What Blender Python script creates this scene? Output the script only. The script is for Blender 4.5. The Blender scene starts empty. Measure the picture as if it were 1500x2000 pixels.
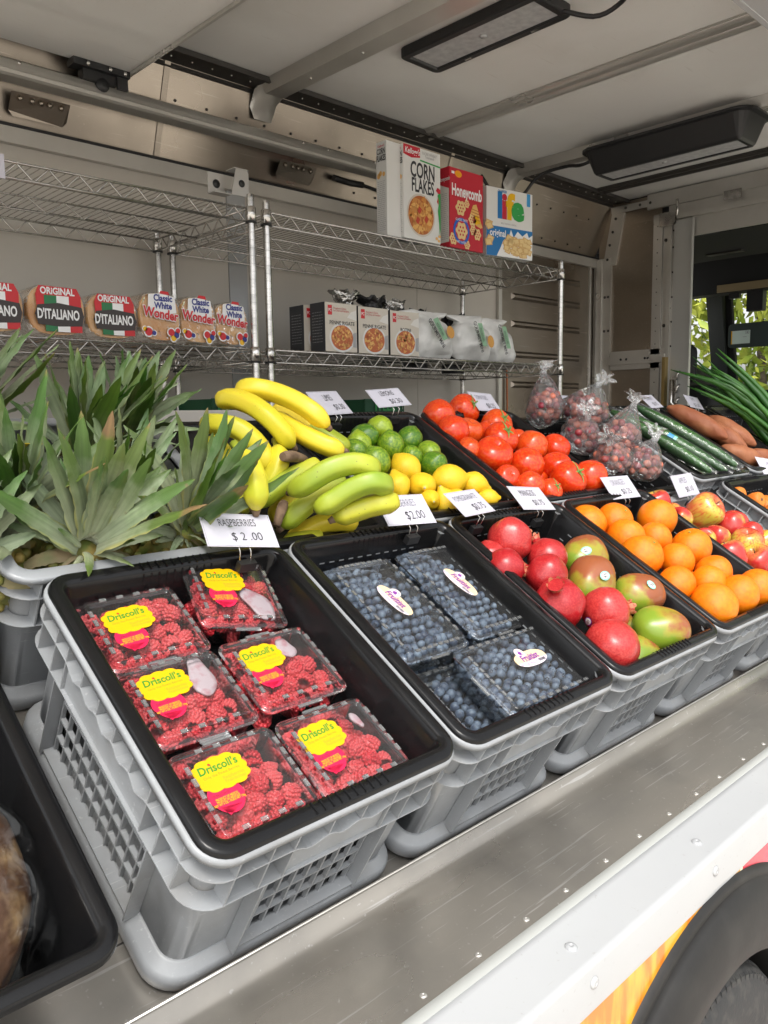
import bpy, bmesh, math, random
from mathutils import Matrix, Vector, Euler, noise
random.seed(7)
S = bpy.context.scene
COL = S.collection
PI = math.pi
R = math.radians

# ---------------------------------------------------------------- camera, sky, sun, exposure
cd = bpy.data.cameras.new('camera'); cam = bpy.data.objects.new('camera', cd); COL.objects.link(cam)
cd.sensor_fit = 'HORIZONTAL'; cd.sensor_width = 36.0; cd.lens = 36.0*1568.4/1500.0
cd.clip_start = 0.02; cd.clip_end = 400
cam.matrix_world = Matrix.Translation((-0.3873, -0.6636, 0.4511)) @ (
    Matrix.Rotation(-0.76519, 4, 'Z') @ Matrix.Rotation(1.45016, 4, 'X') @ Matrix.Rotation(-0.01494, 4, 'Z'))
S.camera = cam
W = bpy.data.worlds.new('World'); S.world = W; W.use_nodes = True
wn = W.node_tree.nodes; wl = W.node_tree.links
sky = wn.new('ShaderNodeTexSky'); sky.sky_type = 'NISHITA'; sky.sun_disc = False
SUN_EL, SUN_AZ = R(54), R(222)          # azimuth from +Y: veiled sun behind the viewer's left shoulder
sky.sun_elevation = SUN_EL; sky.sun_rotation = SUN_AZ; sky.air_density = 1.0; sky.dust_density = 4.0
hs = wn.new('ShaderNodeHueSaturation'); hs.inputs['Saturation'].default_value = 0.12      # bright thin cloud
wl.new(sky.outputs[0], hs.inputs['Color']); wl.new(hs.outputs[0], wn['Background'].inputs[0]); wn['Background'].inputs[1].default_value = 0.15
sl = bpy.data.lights.new('sun', 'SUN'); sl.energy = 0.75; sl.angle = R(18); sl.color = (1.0, 0.93, 0.83)
sun = bpy.data.objects.new('sun', sl); COL.objects.link(sun)
sdir = Vector((math.sin(SUN_AZ)*math.cos(SUN_EL), math.cos(SUN_AZ)*math.cos(SUN_EL), math.sin(SUN_EL)))
sun.rotation_euler = sdir.to_track_quat('Z', 'Y').to_euler()
S.view_settings.view_transform = 'Standard'; S.view_settings.look = 'None'
S.view_settings.gamma = 1; S.view_settings.use_curve_mapping = False
S.view_settings.exposure = 1.04
S.render.engine = 'CYCLES'
S.cycles.max_bounces = 10; S.cycles.diffuse_bounces = 5; S.cycles.glossy_bounces = 5
S.cycles.transparent_max_bounces = 24; S.cycles.transmission_bounces = 6
S.cycles.caustics_reflective = False; S.cycles.caustics_refractive = False

# ---------------------------------------------------------------- frames
TH = 0.5382551
EX = Vector((1, 0, 0)); ET = Vector((0, math.cos(TH), math.sin(TH))); EN = Vector((0, -math.sin(TH), math.cos(TH)))
CF = Matrix((EX, ET, EN)).transposed().to_4x4()     # display rack: a along the van, b up the slope, c out of the slope
def at(a, b, c): return CF @ Vector((a, b, c))
def TM(v, rx=0, ry=0, rz=0, s=1.0):
    m = Matrix.Translation(v) @ Euler((rx, ry, rz)).to_matrix().to_4x4()
    if s != 1.0: m = m @ Matrix.Scale(s, 4)
    return m

# ---------------------------------------------------------------- mesh helper
class MB:
    def __init__(s): s.v = []; s.f = []; s.sm = []; s.mi = []; s.m = 0
    def add(s, vs, fs, smooth=False, M=None):
        o = len(s.v)
        s.v += [tuple(M @ Vector(p)) for p in vs] if M is not None else [tuple(p) for p in vs]
        for f in fs: s.f.append([i+o for i in f]); s.sm.append(smooth); s.mi.append(s.m)
        return s
    def box(s, x0, x1, y0, y1, z0, z1, M=None):
        return s.add([(x0,y0,z0),(x1,y0,z0),(x1,y1,z0),(x0,y1,z0),(x0,y0,z1),(x1,y0,z1),(x1,y1,z1),(x0,y1,z1)],
                     [(3,2,1,0),(4,5,6,7),(0,1,5,4),(1,2,6,5),(2,3,7,6),(3,0,4,7)], False, M)
    def loft(s, rings, close=True, caps=True, smooth=True, M=None):
        n = len(rings[0]); vs = [p for r in rings for p in r]; fs = []
        for k in range(len(rings)-1):
            for i in range(n if close else n-1):
                j = (i+1) % n
                fs.append((k*n+i, k*n+j, (k+1)*n+j, (k+1)*n+i))
        s.add(vs, fs, smooth, M)
        if caps:
            o = len(s.v)-len(vs); 
            s.f.append([o+i for i in range(n-1, -1, -1)]); s.sm.append(False); s.mi.append(s.m)
            s.f.append([o+len(vs)-n+i for i in range(n)]); s.sm.append(False); s.mi.append(s.m)
        return s
    def tube(s, pts, r, n=8, caps=True, M=None, ups=None):
        pts = [Vector(p) for p in pts]; rings = []
        t = (pts[1]-pts[0]).normalized(); u = t.orthogonal().normalized()
        for i, p in enumerate(pts):
            t2 = (pts[min(i+1, len(pts)-1)]-pts[max(i-1, 0)]).normalized()
            u = (u - t2*u.dot(t2)).normalized(); w = t2.cross(u)
            rr = r[i] if isinstance(r, (list, tuple)) else r
            rings.append([p+(u*math.cos(2*PI*k/n)+w*math.sin(2*PI*k/n))*rr for k in range(n)])
        return s.loft(rings, True, caps, True, M)
    def lathe(s, prof, n=24, M=None, smooth=True, caps=False):   # (r, z)
        return s.loft([[(r*math.cos(2*PI*k/n), r*math.sin(2*PI*k/n), z) for k in range(n)] for r, z in prof], True, caps, smooth, M)
    def ball(s, c, r, n=16, m=10, M=None, sc=(1,1,1)):
        prof = [(math.sin(PI*i/m)*r+1e-6, -math.cos(PI*i/m)*r) for i in range(m+1)]
        mm = Matrix.Translation(c) @ Matrix.Diagonal((*sc, 1))
        return s.lathe(prof, n, (M @ mm) if M is not None else mm)
    def poly(s, pts, z0, z1, M=None):      # extruded outline
        n = len(pts); vs = [(x, y, z0) for x, y in pts]+[(x, y, z1) for x, y in pts]
        fs = [tuple(range(n-1, -1, -1)), tuple(range(n, 2*n))]+[(i, (i+1) % n, n+(i+1) % n, n+i) for i in range(n)]
        return s.add(vs, fs, False, M)
    def sheet(s, pts, z, M=None): return s.add([(x, y, z) for x, y in pts], [tuple(range(len(pts)))], False, M)
    def mesh(s, name, mats):
        me = bpy.data.meshes.new(name); me.from_pydata(s.v, [], s.f)
        me.polygons.foreach_set('use_smooth', s.sm); me.polygons.foreach_set('material_index', s.mi)
        for m in (mats if isinstance(mats, (list, tuple)) else [mats]): me.materials.append(m)
        me.update(); return me
def rrect(w, l, r, n=5, x0=0.0, y0=0.0, z=0.0, d=0.0):
    """rounded rectangle ring from (x0+d,y0+d) to (x0+w-d,y0+l-d)"""
    xa, xb, ya, yb = x0+d, x0+w-d, y0+d, y0+l-d; r = max(r-d, 0.002); out = []
    for cx, cy, a0 in ((xb-r, ya+r, -PI/2), (xb-r, yb-r, 0), (xa+r, yb-r, PI/2), (xa+r, ya+r, PI)):
        for k in range(n+1):
            a = a0+PI/2*k/n; out.append((cx+r*math.cos(a), cy+r*math.sin(a), z))
    return out
def bevel(me, w, seg=2):
    bm = bmesh.new(); bm.from_mesh(me)
    bmesh.ops.bevel(bm, geom=bm.edges[:], offset=w, segments=seg, profile=0.6, affect='EDGES')
    bm.to_mesh(me); bm.free(); return me

# ---------------------------------------------------------------- objects
def link(o, parent=None, M=None):
    COL.objects.link(o)
    if parent is not None: o.parent = parent
    if M is not None:
        if parent is None: o.matrix_world = M
        else: o.matrix_basis = M
    return o
def tag(o, label=None, cat=None, group=None, kind=None):
    if label: o['label'] = label
    if cat: o['category'] = cat
    if group: o['group'] = group
    if kind: o['kind'] = kind
    return o
def thing(name, label, cat, M=None, group=None):
    return tag(link(bpy.data.objects.new(name, None), None, M or Matrix()), label, cat, group)
def ob(name, me, parent=None, M=None, **k): return tag(link(bpy.data.objects.new(name, me), parent, M), **k)
def copy_tree(o, M=None, parent=None):
    c = o.copy(); COL.objects.link(c); c.parent = parent
    if parent is not None: c.matrix_basis = o.matrix_basis.copy()
    if M is not None: c.matrix_world = M
    for ch in o.children: copy_tree(ch, None, c)
    return c

# ---------------------------------------------------------------- materials
def pbr(name, col, rough=0.5, metal=0.0, col2=None, nscale=8.0, cut=(0.35, 0.65), bump=0.0, bscale=60.0, bdist=0.002,
        rnd=0.0, coat=0.0, sss=0.0, spec=0.5, stretch=None, detail=4.0, rvar=0.0, trans=0.0, alpha=1.0, coatr=0.1, ani=0.0):
    m = bpy.data.materials.new(name); m.use_nodes = True; nt = m.node_tree; b = nt.nodes['Principled BSDF']
    L = nt.links.new
    b.inputs['Roughness'].default_value = rough; b.inputs['Metallic'].default_value = metal
    b.inputs['Base Color'].default_value = (*col, 1); b.inputs['Specular IOR Level'].default_value = spec
    b.inputs['Coat Weight'].default_value = coat; b.inputs['Coat Roughness'].default_value = coatr
    if sss: b.inputs['Subsurface Weight'].default_value = sss; b.inputs['Subsurface Radius'].default_value = (0.01, 0.004, 0.002); b.inputs['Subsurface Scale'].default_value = 1.0
    if trans: b.inputs['Transmission Weight'].default_value = trans
    tc = nt.nodes.new('ShaderNodeTexCoord'); vec = tc.outputs['Object']
    oi = nt.nodes.new('ShaderNodeObjectInfo')
    ad = nt.nodes.new('ShaderNodeVectorMath'); ad.operation = 'MULTIPLY_ADD'; L(oi.outputs['Random'], ad.inputs[0])
    ad.inputs[1].default_value = (7, 5, 3); L(vec, ad.inputs[2]); vec = ad.outputs[0]
    if stretch:
        mp = nt.nodes.new('ShaderNodeMapping'); mp.inputs['Scale'].default_value = stretch; L(vec, mp.inputs[0]); vec = mp.outputs[0]
    if col2 is not None or rvar:
        nz = nt.nodes.new('ShaderNodeTexNoise'); nz.inputs['Scale'].default_value = nscale; nz.inputs['Detail'].default_value = detail; L(vec, nz.inputs['Vector'])
    if col2 is not None:
        rp = nt.nodes.new('ShaderNodeMapRange'); rp.inputs[1].default_value = cut[0]; rp.inputs[2].default_value = cut[1]; L(nz.outputs[0], rp.inputs[0])
        mx = nt.nodes.new('ShaderNodeMix'); mx.data_type = 'RGBA'; mx.inputs[6].default_value = (*col, 1); mx.inputs[7].default_value = (*col2, 1)
        fac = rp.outputs[0]
        if rnd:
            ra = nt.nodes.new('ShaderNodeMath'); ra.operation = 'MULTIPLY_ADD'; ra.use_clamp = True
            rs = nt.nodes.new('ShaderNodeMath'); rs.operation = 'SUBTRACT'; L(oi.outputs['Random'], rs.inputs[0]); rs.inputs[1].default_value = 0.5
            L(rs.outputs[0], ra.inputs[0]); ra.inputs[1].default_value = rnd; L(fac, ra.inputs[2]); fac = ra.outputs[0]
        L(fac, mx.inputs[0]); L(mx.outputs[2], b.inputs['Base Color'])
    if rvar:
        rr = nt.nodes.new('ShaderNodeMapRange'); rr.inputs[1].default_value = 0.3; rr.inputs[2].default_value = 0.7
        rr.inputs[3].default_value = max(rough-rvar, 0.02); rr.inputs[4].default_value = rough+rvar; L(nz.outputs[0], rr.inputs[0]); L(rr.outputs[0], b.inputs['Roughness'])
    if bump:
        bz = nt.nodes.new('ShaderNodeTexNoise'); bz.inputs['Scale'].default_value = bscale; bz.inputs['Detail'].default_value = 3; L(vec, bz.inputs['Vector'])
        bp = nt.nodes.new('ShaderNodeBump'); bp.inputs['Strength'].default_value = bump; bp.inputs['Distance'].default_value = bdist
        L(bz.outputs[0], bp.inputs['Height']); L(bp.outputs[0], b.inputs['Normal'])
    return m
def clear(name, tint=(0.93, 0.95, 0.95), gl=0.5, rough=0.06, haze=0.03, bump=0.0, bscale=40, bdist=0.004):
    """thin clear plastic: see-through sheet with fresnel gloss and a little milky haze"""
    m = bpy.data.materials.new(name); m.use_nodes = True; nt = m.node_tree; nt.nodes.clear(); L = nt.links.new; N = nt.nodes.new
    out = N('ShaderNodeOutputMaterial'); tr = N('ShaderNodeBsdfTransparent'); tr.inputs[0].default_value = (*tint, 1)
    g = N('ShaderNodeBsdfGlossy'); g.inputs[0].default_value = (1, 1, 1, 1); g.inputs['Roughness'].default_value = rough
    d = N('ShaderNodeBsdfDiffuse'); d.inputs[0].default_value = (0.75, 0.76, 0.77, 1)
    fr = N('ShaderNodeFresnel'); fr.inputs[0].default_value = 1.5
    mu = N('ShaderNodeMath'); mu.operation = 'MULTIPLY'; mu.inputs[1].default_value = gl*2; mu.use_clamp = True; L(fr.outputs[0], mu.inputs[0])
    m1 = N('ShaderNodeMixShader'); m1.inputs[0].default_value = haze; L(tr.outputs[0], m1.inputs[1]); L(d.outputs[0], m1.inputs[2])
    m2 = N('ShaderNodeMixShader'); L(mu.outputs[0], m2.inputs[0]); L(m1.outputs[0], m2.inputs[1]); L(g.outputs[0], m2.inputs[2]); L(m2.outputs[0], out.inputs[0])
    if bump:
        tc = N('ShaderNodeTexCoord'); z = N('ShaderNodeTexNoise'); z.inputs['Scale'].default_value = bscale; z.inputs['Detail'].default_value = 2; L(tc.outputs['Object'], z.inputs['Vector'])
        bp = N('ShaderNodeBump'); bp.inputs['Strength'].default_value = bump; bp.inputs['Distance'].default_value = bdist; L(z.outputs[0], bp.inputs['Height'])
        L(bp.outputs[0], g.inputs['Normal']); L(bp.outputs[0], fr.inputs['Normal']); L(bp.outputs[0], d.inputs['Normal'])
    return m
def flat(name, col, rough=0.55): return pbr(name, col, rough)

M = dict(
 crate=pbr('grey_crate_plastic', (0.33, 0.345, 0.36), 0.36, col2=(0.26, 0.27, 0.28), nscale=11, cut=(.3,.8), detail=8, bump=0.08, bscale=300, bdist=0.0005, rvar=0.08),
 tray=pbr('black_tray_plastic', (0.007, 0.007, 0.0075), 0.2, bump=0.08, bscale=6, bdist=0.004, rvar=0.06, nscale=20, spec=.32),
 slot=flat('tray_slot_see_through', (0.22, 0.23, 0.24)),
 chrome=pbr('chrome_wire', (0.62, 0.6, 0.57), 0.22, 1.0, col2=(0.4, 0.39, 0.37), nscale=30, cut=(0.4, 0.7)),
 alu=pbr('bare_aluminium', (0.66, 0.64, 0.60), 0.34, 0.65, col2=(0.52, 0.50, 0.46), nscale=2.2, bump=0.08, bscale=3, bdist=0.01, rvar=0.1, detail=6),
 sill=pbr('worn_aluminium_sill', (0.52, 0.475, 0.41), 0.33, 0.74, col2=(0.30, 0.285, 0.26), nscale=3.0, cut=(0.3, 0.75), bump=0.12, bscale=5, bdist=0.006, rvar=0.1, detail=9, stretch=(0.6, 1.6, 1)),
 steel=pbr('dull_steel_panel', (0.33, 0.285, 0.235), 0.33, 1.0, col2=(0.24, 0.21, 0.175), nscale=1.6, bump=0.1, bscale=2.5, bdist=0.01, rvar=0.08),
 darkalu=pbr('dark_anodised_trim', (0.08, 0.075, 0.07), 0.4, 0.7, rvar=0.1),
 white=pbr('gloss_white_paint', (0.45, 0.46, 0.465), 0.22, col2=(0.41, 0.42, 0.43), nscale=2, coat=0.3, bump=0.03, bscale=4, bdist=0.01),
 ceil=pbr('glossy_white_ceiling', (0.87, 0.86, 0.83), 0.14, col2=(0.82, 0.80, 0.77), nscale=1.4, bump=0.1, bscale=1.5, bdist=0.02),
 wall=pbr('white_wall_lining', (0.55, 0.51, 0.455), 0.45, col2=(0.54, 0.51, 0.46), nscale=2, bump=0.05, bscale=60),
 black=pbr('black_plastic', (0.015, 0.015, 0.016), 0.45, bump=0.1, bscale=200, bdist=0.0006),
 rubber=pbr('dark_rubber', (0.012, 0.0115, 0.011), 0.6, col2=(0.026, 0.025, 0.023), nscale=12, cut=(0.5, 0.8), bump=0.2, bscale=80, bdist=0.001),
 lens=pbr('frosted_lamp_lens', (0.5, 0.5, 0.5), 0.3, col2=(0.38, 0.38, 0.39), nscale=40),
 card=pbr('white_card', (0.57, 0.56, 0.63), 0.5),
 ink=flat('black_ink', (0.03, 0.03, 0.035)),
 inkgrey=flat('faded_ink', (0.18, 0.18, 0.22)),
 clearrib=clear('clamshell_rib', gl=1.0, rough=0.1, haze=0.14),
 clear=clear('clear_clamshell', gl=0.55, rough=0.07, haze=0.025, bump=0.25, bscale=25, bdist=0.002),
 clearfilm=clear('crinkled_film', gl=0.42, rough=0.14, haze=0.085, bump=1.0, bscale=28, bdist=0.02),
 clearknot=clear('bunched_film', gl=0.5, rough=0.2, haze=0.30, bump=1.0, bscale=60, bdist=0.02),
 loafbag=clear('loose_bag_film', gl=0.09, rough=0.10, haze=0.0, bump=0.4, bscale=9, bdist=0.02),
 wrap=clear('cling_wrap', gl=0.4, rough=0.12, haze=0.02, bump=0.7, bscale=40, bdist=0.01),
 rasp=pbr('raspberry_skin', (0.64, 0.022, 0.038), 0.42, col2=(0.76, 0.10, 0.11), nscale=30, rnd=0.8, sss=0.08, spec=0.5, bump=0.1, bscale=400),
 raspcore=flat('raspberry_hollow', (0.30, 0.008, 0.015)),
 blue=pbr('blueberry_skin', (0.045, 0.065, 0.115), 0.5, col2=(0.24, 0.31, 0.41), nscale=70, cut=(0.38, 0.72), rnd=0.5, detail=5),
 bluecrown=flat('blueberry_crown', (0.012, 0.012, 0.022)),
 lime=pbr('lime_peel', (0.055, 0.16, 0.008), 0.30, col2=(0.30, 0.42, 0.02), nscale=6, cut=(0.3, 0.7), rnd=1.3, bump=0.18, bscale=170, bdist=0.0012, coat=0.1),
 lemon=pbr('lemon_peel', (0.86, 0.53, 0.015), 0.36, col2=(0.72, 0.50, 0.02), nscale=10, rnd=0.4, bump=0.35, bscale=150, bdist=0.0013, sss=0.03),
 orange=pbr('orange_peel', (0.84, 0.175, 0.002), 0.36, col2=(0.84, 0.24, 0.004), nscale=6, rnd=0.7, bump=0.4, bscale=190, bdist=0.0012, sss=0.03),
 tomato=pbr('tomato_skin', (0.66, 0.034, 0.005), 0.22, col2=(0.74, 0.10, 0.012), nscale=7, rnd=0.8, sss=0.04, coat=0.2, rvar=0.05),
 pom=pbr('pomegranate_skin', (0.36, 0.008, 0.014), 0.28, col2=(0.58, 0.06, 0.05), nscale=14, cut=(0.35, 0.75), rnd=0.7, bump=0.1, bscale=60, coat=0.2, detail=8),
 calyx=pbr('pomegranate_calyx', (0.55, 0.16, 0.10), 0.6, col2=(0.36, 0.15, 0.05), nscale=60),
 greenstem=pbr('green_stem', (0.10, 0.22, 0.03), 0.6, col2=(0.2, 0.28, 0.08), nscale=40),
 stemdark=pbr('dry_stem', (0.10, 0.06, 0.035), 0.8, col2=(0.2, 0.13, 0.08), nscale=50, bump=0.5, bscale=80, bdist=0.003),
 stemcream=pbr('cream_stem_scar', (0.45, 0.42, 0.25), 0.7),
 sweet=pbr('sweet_potato_skin', (0.26, 0.075, 0.028), 0.6, col2=(0.36, 0.14, 0.06), nscale=16, rnd=0.5, bump=0.6, bscale=30, bdist=0.006, detail=7),
 carrot=pbr('carrot_skin', (0.80, 0.21, 0.02), 0.5, col2=(0.62, 0.2, 0.03), nscale=20, bump=0.3, bscale=50, stretch=(1, 1, 5)),
 cuke=pbr('cucumber_skin', (0.014, 0.075, 0.010), 0.32, col2=(0.05, 0.16, 0.022), nscale=26, rnd=0.5, stretch=(0.25, 1, 1), bump=0.3, bscale=50, bdist=0.002),
 onion=pbr('green_onion_leaf', (0.018, 0.085, 0.010), 0.4, col2=(0.05, 0.17, 0.02), nscale=10, rnd=0.9, stretch=(1, 1, 0.1)),
 onionwhite=pbr('white_onion_bulb', (0.55, 0.6, 0.42), 0.5),
 grape=pbr('red_grape_skin', (0.24, 0.025, 0.045), 0.28, col2=(0.55, 0.17, 0.11), nscale=12, rnd=1.2, sss=0.05),
 green=pbr('green_crate_plastic', (0.005, 0.075, 0.028), 0.5),
 paper=pbr('pale_print', (0.72, 0.70, 0.66), 0.45),
 foilblack=pbr('black_foil_bag', (0.02, 0.02, 0.022), 0.28, 0.3, bump=0.8, bscale=25, bdist=0.02),
 foil=pbr('silver_foil', (0.55, 0.54, 0.52), 0.22, 1.0, bump=1.0, bscale=30, bdist=0.02),
 crust=pbr('bread_crust', (0.62, 0.27, 0.08), 0.55, col2=(0.78, 0.44, 0.18), nscale=9, bump=0.3, bscale=40),
 rye=pbr('dark_crusty_loaf', (0.07, 0.028, 0.010), 0.65, col2=(0.30, 0.19, 0.09), nscale=26, cut=(0.5, 0.75), bump=0.9, bscale=28, bdist=0.01, detail=8),
 asphalt=pbr('pale_concrete', (0.60, 0.565, 0.505), 0.9, col2=(0.68, 0.64, 0.575), nscale=18, bump=0.4, bscale=120, bdist=0.004),
 leaf_out=pbr('sunlit_foliage', (0.12, 0.22, 0.02), 0.5, col2=(0.42, 0.46, 0.06), nscale=2.0, cut=(0.4, 0.62), rnd=0.6),
 bark=pbr('bark', (0.09, 0.07, 0.05), 0.85, col2=(0.16, 0.13, 0.1), nscale=20),
 cab=pbr('dark_cab_trim', (0.003, 0.0035, 0.0035), 0.75, bump=0.15, bscale=250, bdist=0.0005),
 cabgreen=pbr('cab_pillar_plastic', (0.022, 0.028, 0.025), 0.5),
 tan=pbr('cab_headliner_edge', (0.22, 0.17, 0.09), 0.7),
)
def scuff(m, light=(0.7, 0.7, 0.68), amt=.35, sc=(2, 60, 60), dens=(.70, .74), blotch=None):
    nt = m.node_tree; L = nt.links.new; N = nt.nodes.new; b = nt.nodes['Principled BSDF']; tc = N('ShaderNodeTexCoord')
    src = b.inputs['Base Color'].links[0].from_socket
    for k, (s_, rz) in enumerate(((sc, .3), (sc, -1.1), ((9, 9, 9), 0))):
        mp = N('ShaderNodeMapping'); mp.inputs['Scale'].default_value = s_; mp.inputs['Rotation'].default_value = (0, 0, rz); L(tc.outputs['Object'], mp.inputs[0])
        z = N('ShaderNodeTexNoise'); z.inputs['Scale'].default_value = 4 if k < 2 else 14; z.inputs['Detail'].default_value = 3 if k < 2 else 8; L(mp.outputs[0], z.inputs['Vector'])
        r = N('ShaderNodeMapRange'); r.inputs[1].default_value = dens[0] if k < 2 else .66; r.inputs[2].default_value = dens[1] if k < 2 else .72; r.inputs[4].default_value = amt; L(z.outputs[0], r.inputs[0])
        x = N('ShaderNodeMix'); x.data_type = 'RGBA'; L(r.outputs[0], x.inputs[0]); L(src, x.inputs[6]); x.inputs[7].default_value = (*light, 1); src = x.outputs[2]
    if blotch:
        z = N('ShaderNodeTexNoise'); z.inputs['Scale'].default_value = blotch[0]; z.inputs['Detail'].default_value = 9; L(tc.outputs['Object'], z.inputs['Vector'])
        r = N('ShaderNodeMapRange'); r.inputs[1].default_value = .5; r.inputs[2].default_value = .75; r.inputs[4].default_value = blotch[1]; L(z.outputs[0], r.inputs[0])
        x = N('ShaderNodeMix'); x.data_type = 'RGBA'; L(r.outputs[0], x.inputs[0]); L(src, x.inputs[6]); x.inputs[7].default_value = (*blotch[2], 1); src = x.outputs[2]
    L(src, b.inputs['Base Color'])
scuff(M['sill'], (.75, .73, .7), .5, (1.2, 45, 20), (.66, .70), (3.2, .75, (.20, .195, .185)))
scuff(M['crate'], (.50, .51, .52), .45, (2, 70, 70), (.68, .72), (16, .45, (.20, .19, .175)))
scuff(M['white'], (.33, .32, .30), .4, (3, 60, 60), (.74, .78), (5, .15, (.42, .41, .38)))
scuff(M['ceil'], (.6, .58, .53), .35, (1, 14, 14), (.70, .76), (2.2, .4, (.66, .63, .57)))
scuff(M['wall'], (.42, .40, .36), .3, (1, 14, 14), (.72, .78), (2.5, .3, (.44, .41, .36)))
scuff(M['steel'], (.46, .42, .36), .35, (1, 22, 22), (.66, .72), (3, .5, (.19, .16, .13)))
def cm(n, c, r=0.5): 
    if n not in M: M[n] = pbr(n, c, r)
    return M[n]
for n, c in dict(yellow=(0.78, 0.44, 0.0), logogreen=(0.04, 0.26, 0.02), pinkred=(0.72, 0.012, 0.07), orangeprint=(0.95, 0.33, 0.02), red=(0.55, 0.012, 0.018),
                 cream=(0.80, 0.60, 0.38), purple=(0.22, 0.03, 0.32), whiteprint=(0.82, 0.82, 0.82), blue2=(0.01, 0.16, 0.42), navy=(0.02, 0.03, 0.22),
                 flaggreen=(0.01, 0.16, 0.05), brownblack=(0.03, 0.02, 0.018), gold=(0.62, 0.30, 0.05), bowl=(0.60, 0.55, 0.48), cereal=(0.58, 0.26, 0.07),
                 leafgreen=(0.03, 0.33, 0.07), mint=(0.25, 0.45, 0.28), tomatored=(0.50, 0.07, 0.02), boxwhite=(0.70, 0.70, 0.68), boxcream=(0.60, 0.55, 0.47),
                 charcoal=(0.03, 0.032, 0.038), greyprint=(0.35, 0.35, 0.36), teal=(0.25, 0.62, 0.52), sky=(0.05, 0.30, 0.60), eggblue=(0.0, 0.10, 0.5),
                 bagwhite=(0.62, 0.62, 0.61), padwhite=(0.70, 0.62, 0.66)).items(): cm(n, c, 0.42)

_tc = {}
def text(s, size, mat, parent, Mx, sx=1.0, bold=0.0, name='lettering', align='CENTER', shear=0.0):
    key = (s, bold, align, mat, shear)
    if key not in _tc:
        cu = bpy.data.curves.new('txt', 'FONT'); cu.body = s; cu.size = 1.0; cu.align_x = align; cu.align_y = 'CENTER'; cu.offset = bold; cu.resolution_u = 3; cu.shear = shear; cu.space_line = 0.85
        o = bpy.data.objects.new('txt', cu); me = bpy.data.meshes.new_from_object(o); bpy.data.objects.remove(o); bpy.data.curves.remove(cu)
        me.materials.clear(); me.materials.append(M[mat]); _tc[key] = me
    return ob(name, _tc[key], parent, Mx @ Matrix.Diagonal((size*sx, size, 1, 1)))
def spline(pts, n):
    """Catmull-Rom through pts, n samples"""
    P = [Vector(p) for p in pts]; P = [P[0]*2-P[1]]+P+[P[-1]*2-P[-2]]; out = []; m = len(P)-3
    for i in range(n):
        t = i/(n-1)*m; k = min(int(t), m-1); t -= k
        a, b, c, d = P[k:k+4]
        out.append(0.5*((2*b)+(c-a)*t+(2*a-5*b+4*c-d)*t*t+(3*b-a-3*c+d)*t**3))
    return out
# ================================================================ SETTING: ground, hedge beyond the cab
g = MB(); n = 24
g.add([(-120+240*i/n, -120+240*j/n, -1.2) for j in range(n+1) for i in range(n+1)],
      [(j*(n+1)+i, j*(n+1)+i+1, (j+1)*(n+1)+i+1, (j+1)*(n+1)+i) for j in range(n) for i in range(n)])
ob('ground', g.mesh('ground', M['asphalt']), kind='structure')

def leafy(name, label, cat, x0, x1, y0, y1, z0, z1, cnt, size, seed, group=None):
    rs = random.Random(seed); t = thing(name, label, cat, Matrix.Translation(((x0+x1)/2, (y0+y1)/2, -1.2)), group)
    cx, cy = (x0+x1)/2, (y0+y1)/2; mb = MB()
    k = 0
    while k < cnt:
        p = Vector((rs.uniform(x0, x1)-cx, rs.uniform(y0, y1)-cy, rs.uniform(z0, z1)+1.2))
        if noise.noise(p*0.9+Vector((seed, 0, 0))) < -0.12: continue
        s = size*rs.uniform(.5, 1.2); e = Euler((rs.uniform(0, 6), rs.uniform(0, 6), rs.uniform(0, 6))).to_matrix()
        a = e @ Vector((s, 0, 0)); b = e @ Vector((0, s*.45, s*.1)); 
        mb.add([p-a, p-b*0.9, p+a, p+b], [(0, 1, 2, 3)]); k += 1
    ob('crown', mb.mesh('crown', M['leaf_out']), t)
    tb = MB()
    for i in range(4):
        px, py = rs.uniform(x0-cx, x1-cx)*.6, rs.uniform(y0-cy, y1-cy)*.6
        tb.tube([(px, py, 0), (px+.1, py, 1.2), (px+rs.uniform(-.3, .3), py+.2, z1*.7+1.2)], [.09, .06, .03], 6)
    ob('trunk', tb.mesh('trunk', M['bark']), t)
leafy('roadside_tree', 'bright sunlit leafy tree seen through the cab windscreen beside the mirror', 'tree', 8.6, 10.6, 1.0, 4.2, -1.1, 4.2, 9000, .10, 3)
leafy('roadside_tree', 'sunlit yellow green shrubbery seen through the narrow cab side window', 'tree', 8.2, 10.2, 4.3, 8.5, -1.1, 4.0, 8000, .10, 5)
leafy('roadside_tree', 'leafy tree standing at the kerb beyond the bonnet', 'tree', 9.0, 11.0, -3.0, .9, -1.1, 4.5, 7000, .11, 9)

# ================================================================ THE VAN
van = thing('produce_van', 'white delivery van with its side hatch open over a sloped produce display', 'van', Matrix.Translation((1.0, 0, -1.2)))
VI = Matrix.Translation((-1.0, 0, 1.2))
def vp(name, mb, mat, parent=None, **k):
    return ob(name, mb.mesh(name, mat) if isinstance(mb, MB) else mb, parent or van, VI if parent is None else None, **k)
YW, ZW, ZC, XB, XR = 2.33, 1.46, 1.80, 4.48, -1.7
# floor, platform
b = MB(); b.box(XR, XB, .16, YW, -.42, -.40); vp('floor', b, M['alu'])
b = MB(); b.box(-1.4, 3.6, -.012, .98, -.272, -.266, CF); vp('display_platform', b, M['sill'])
b = MB(); b.box(-1.4, 3.6, .0905, .0925, -.266, -.2645, CF); vp('platform_seam', b, M['darkalu'])
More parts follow.
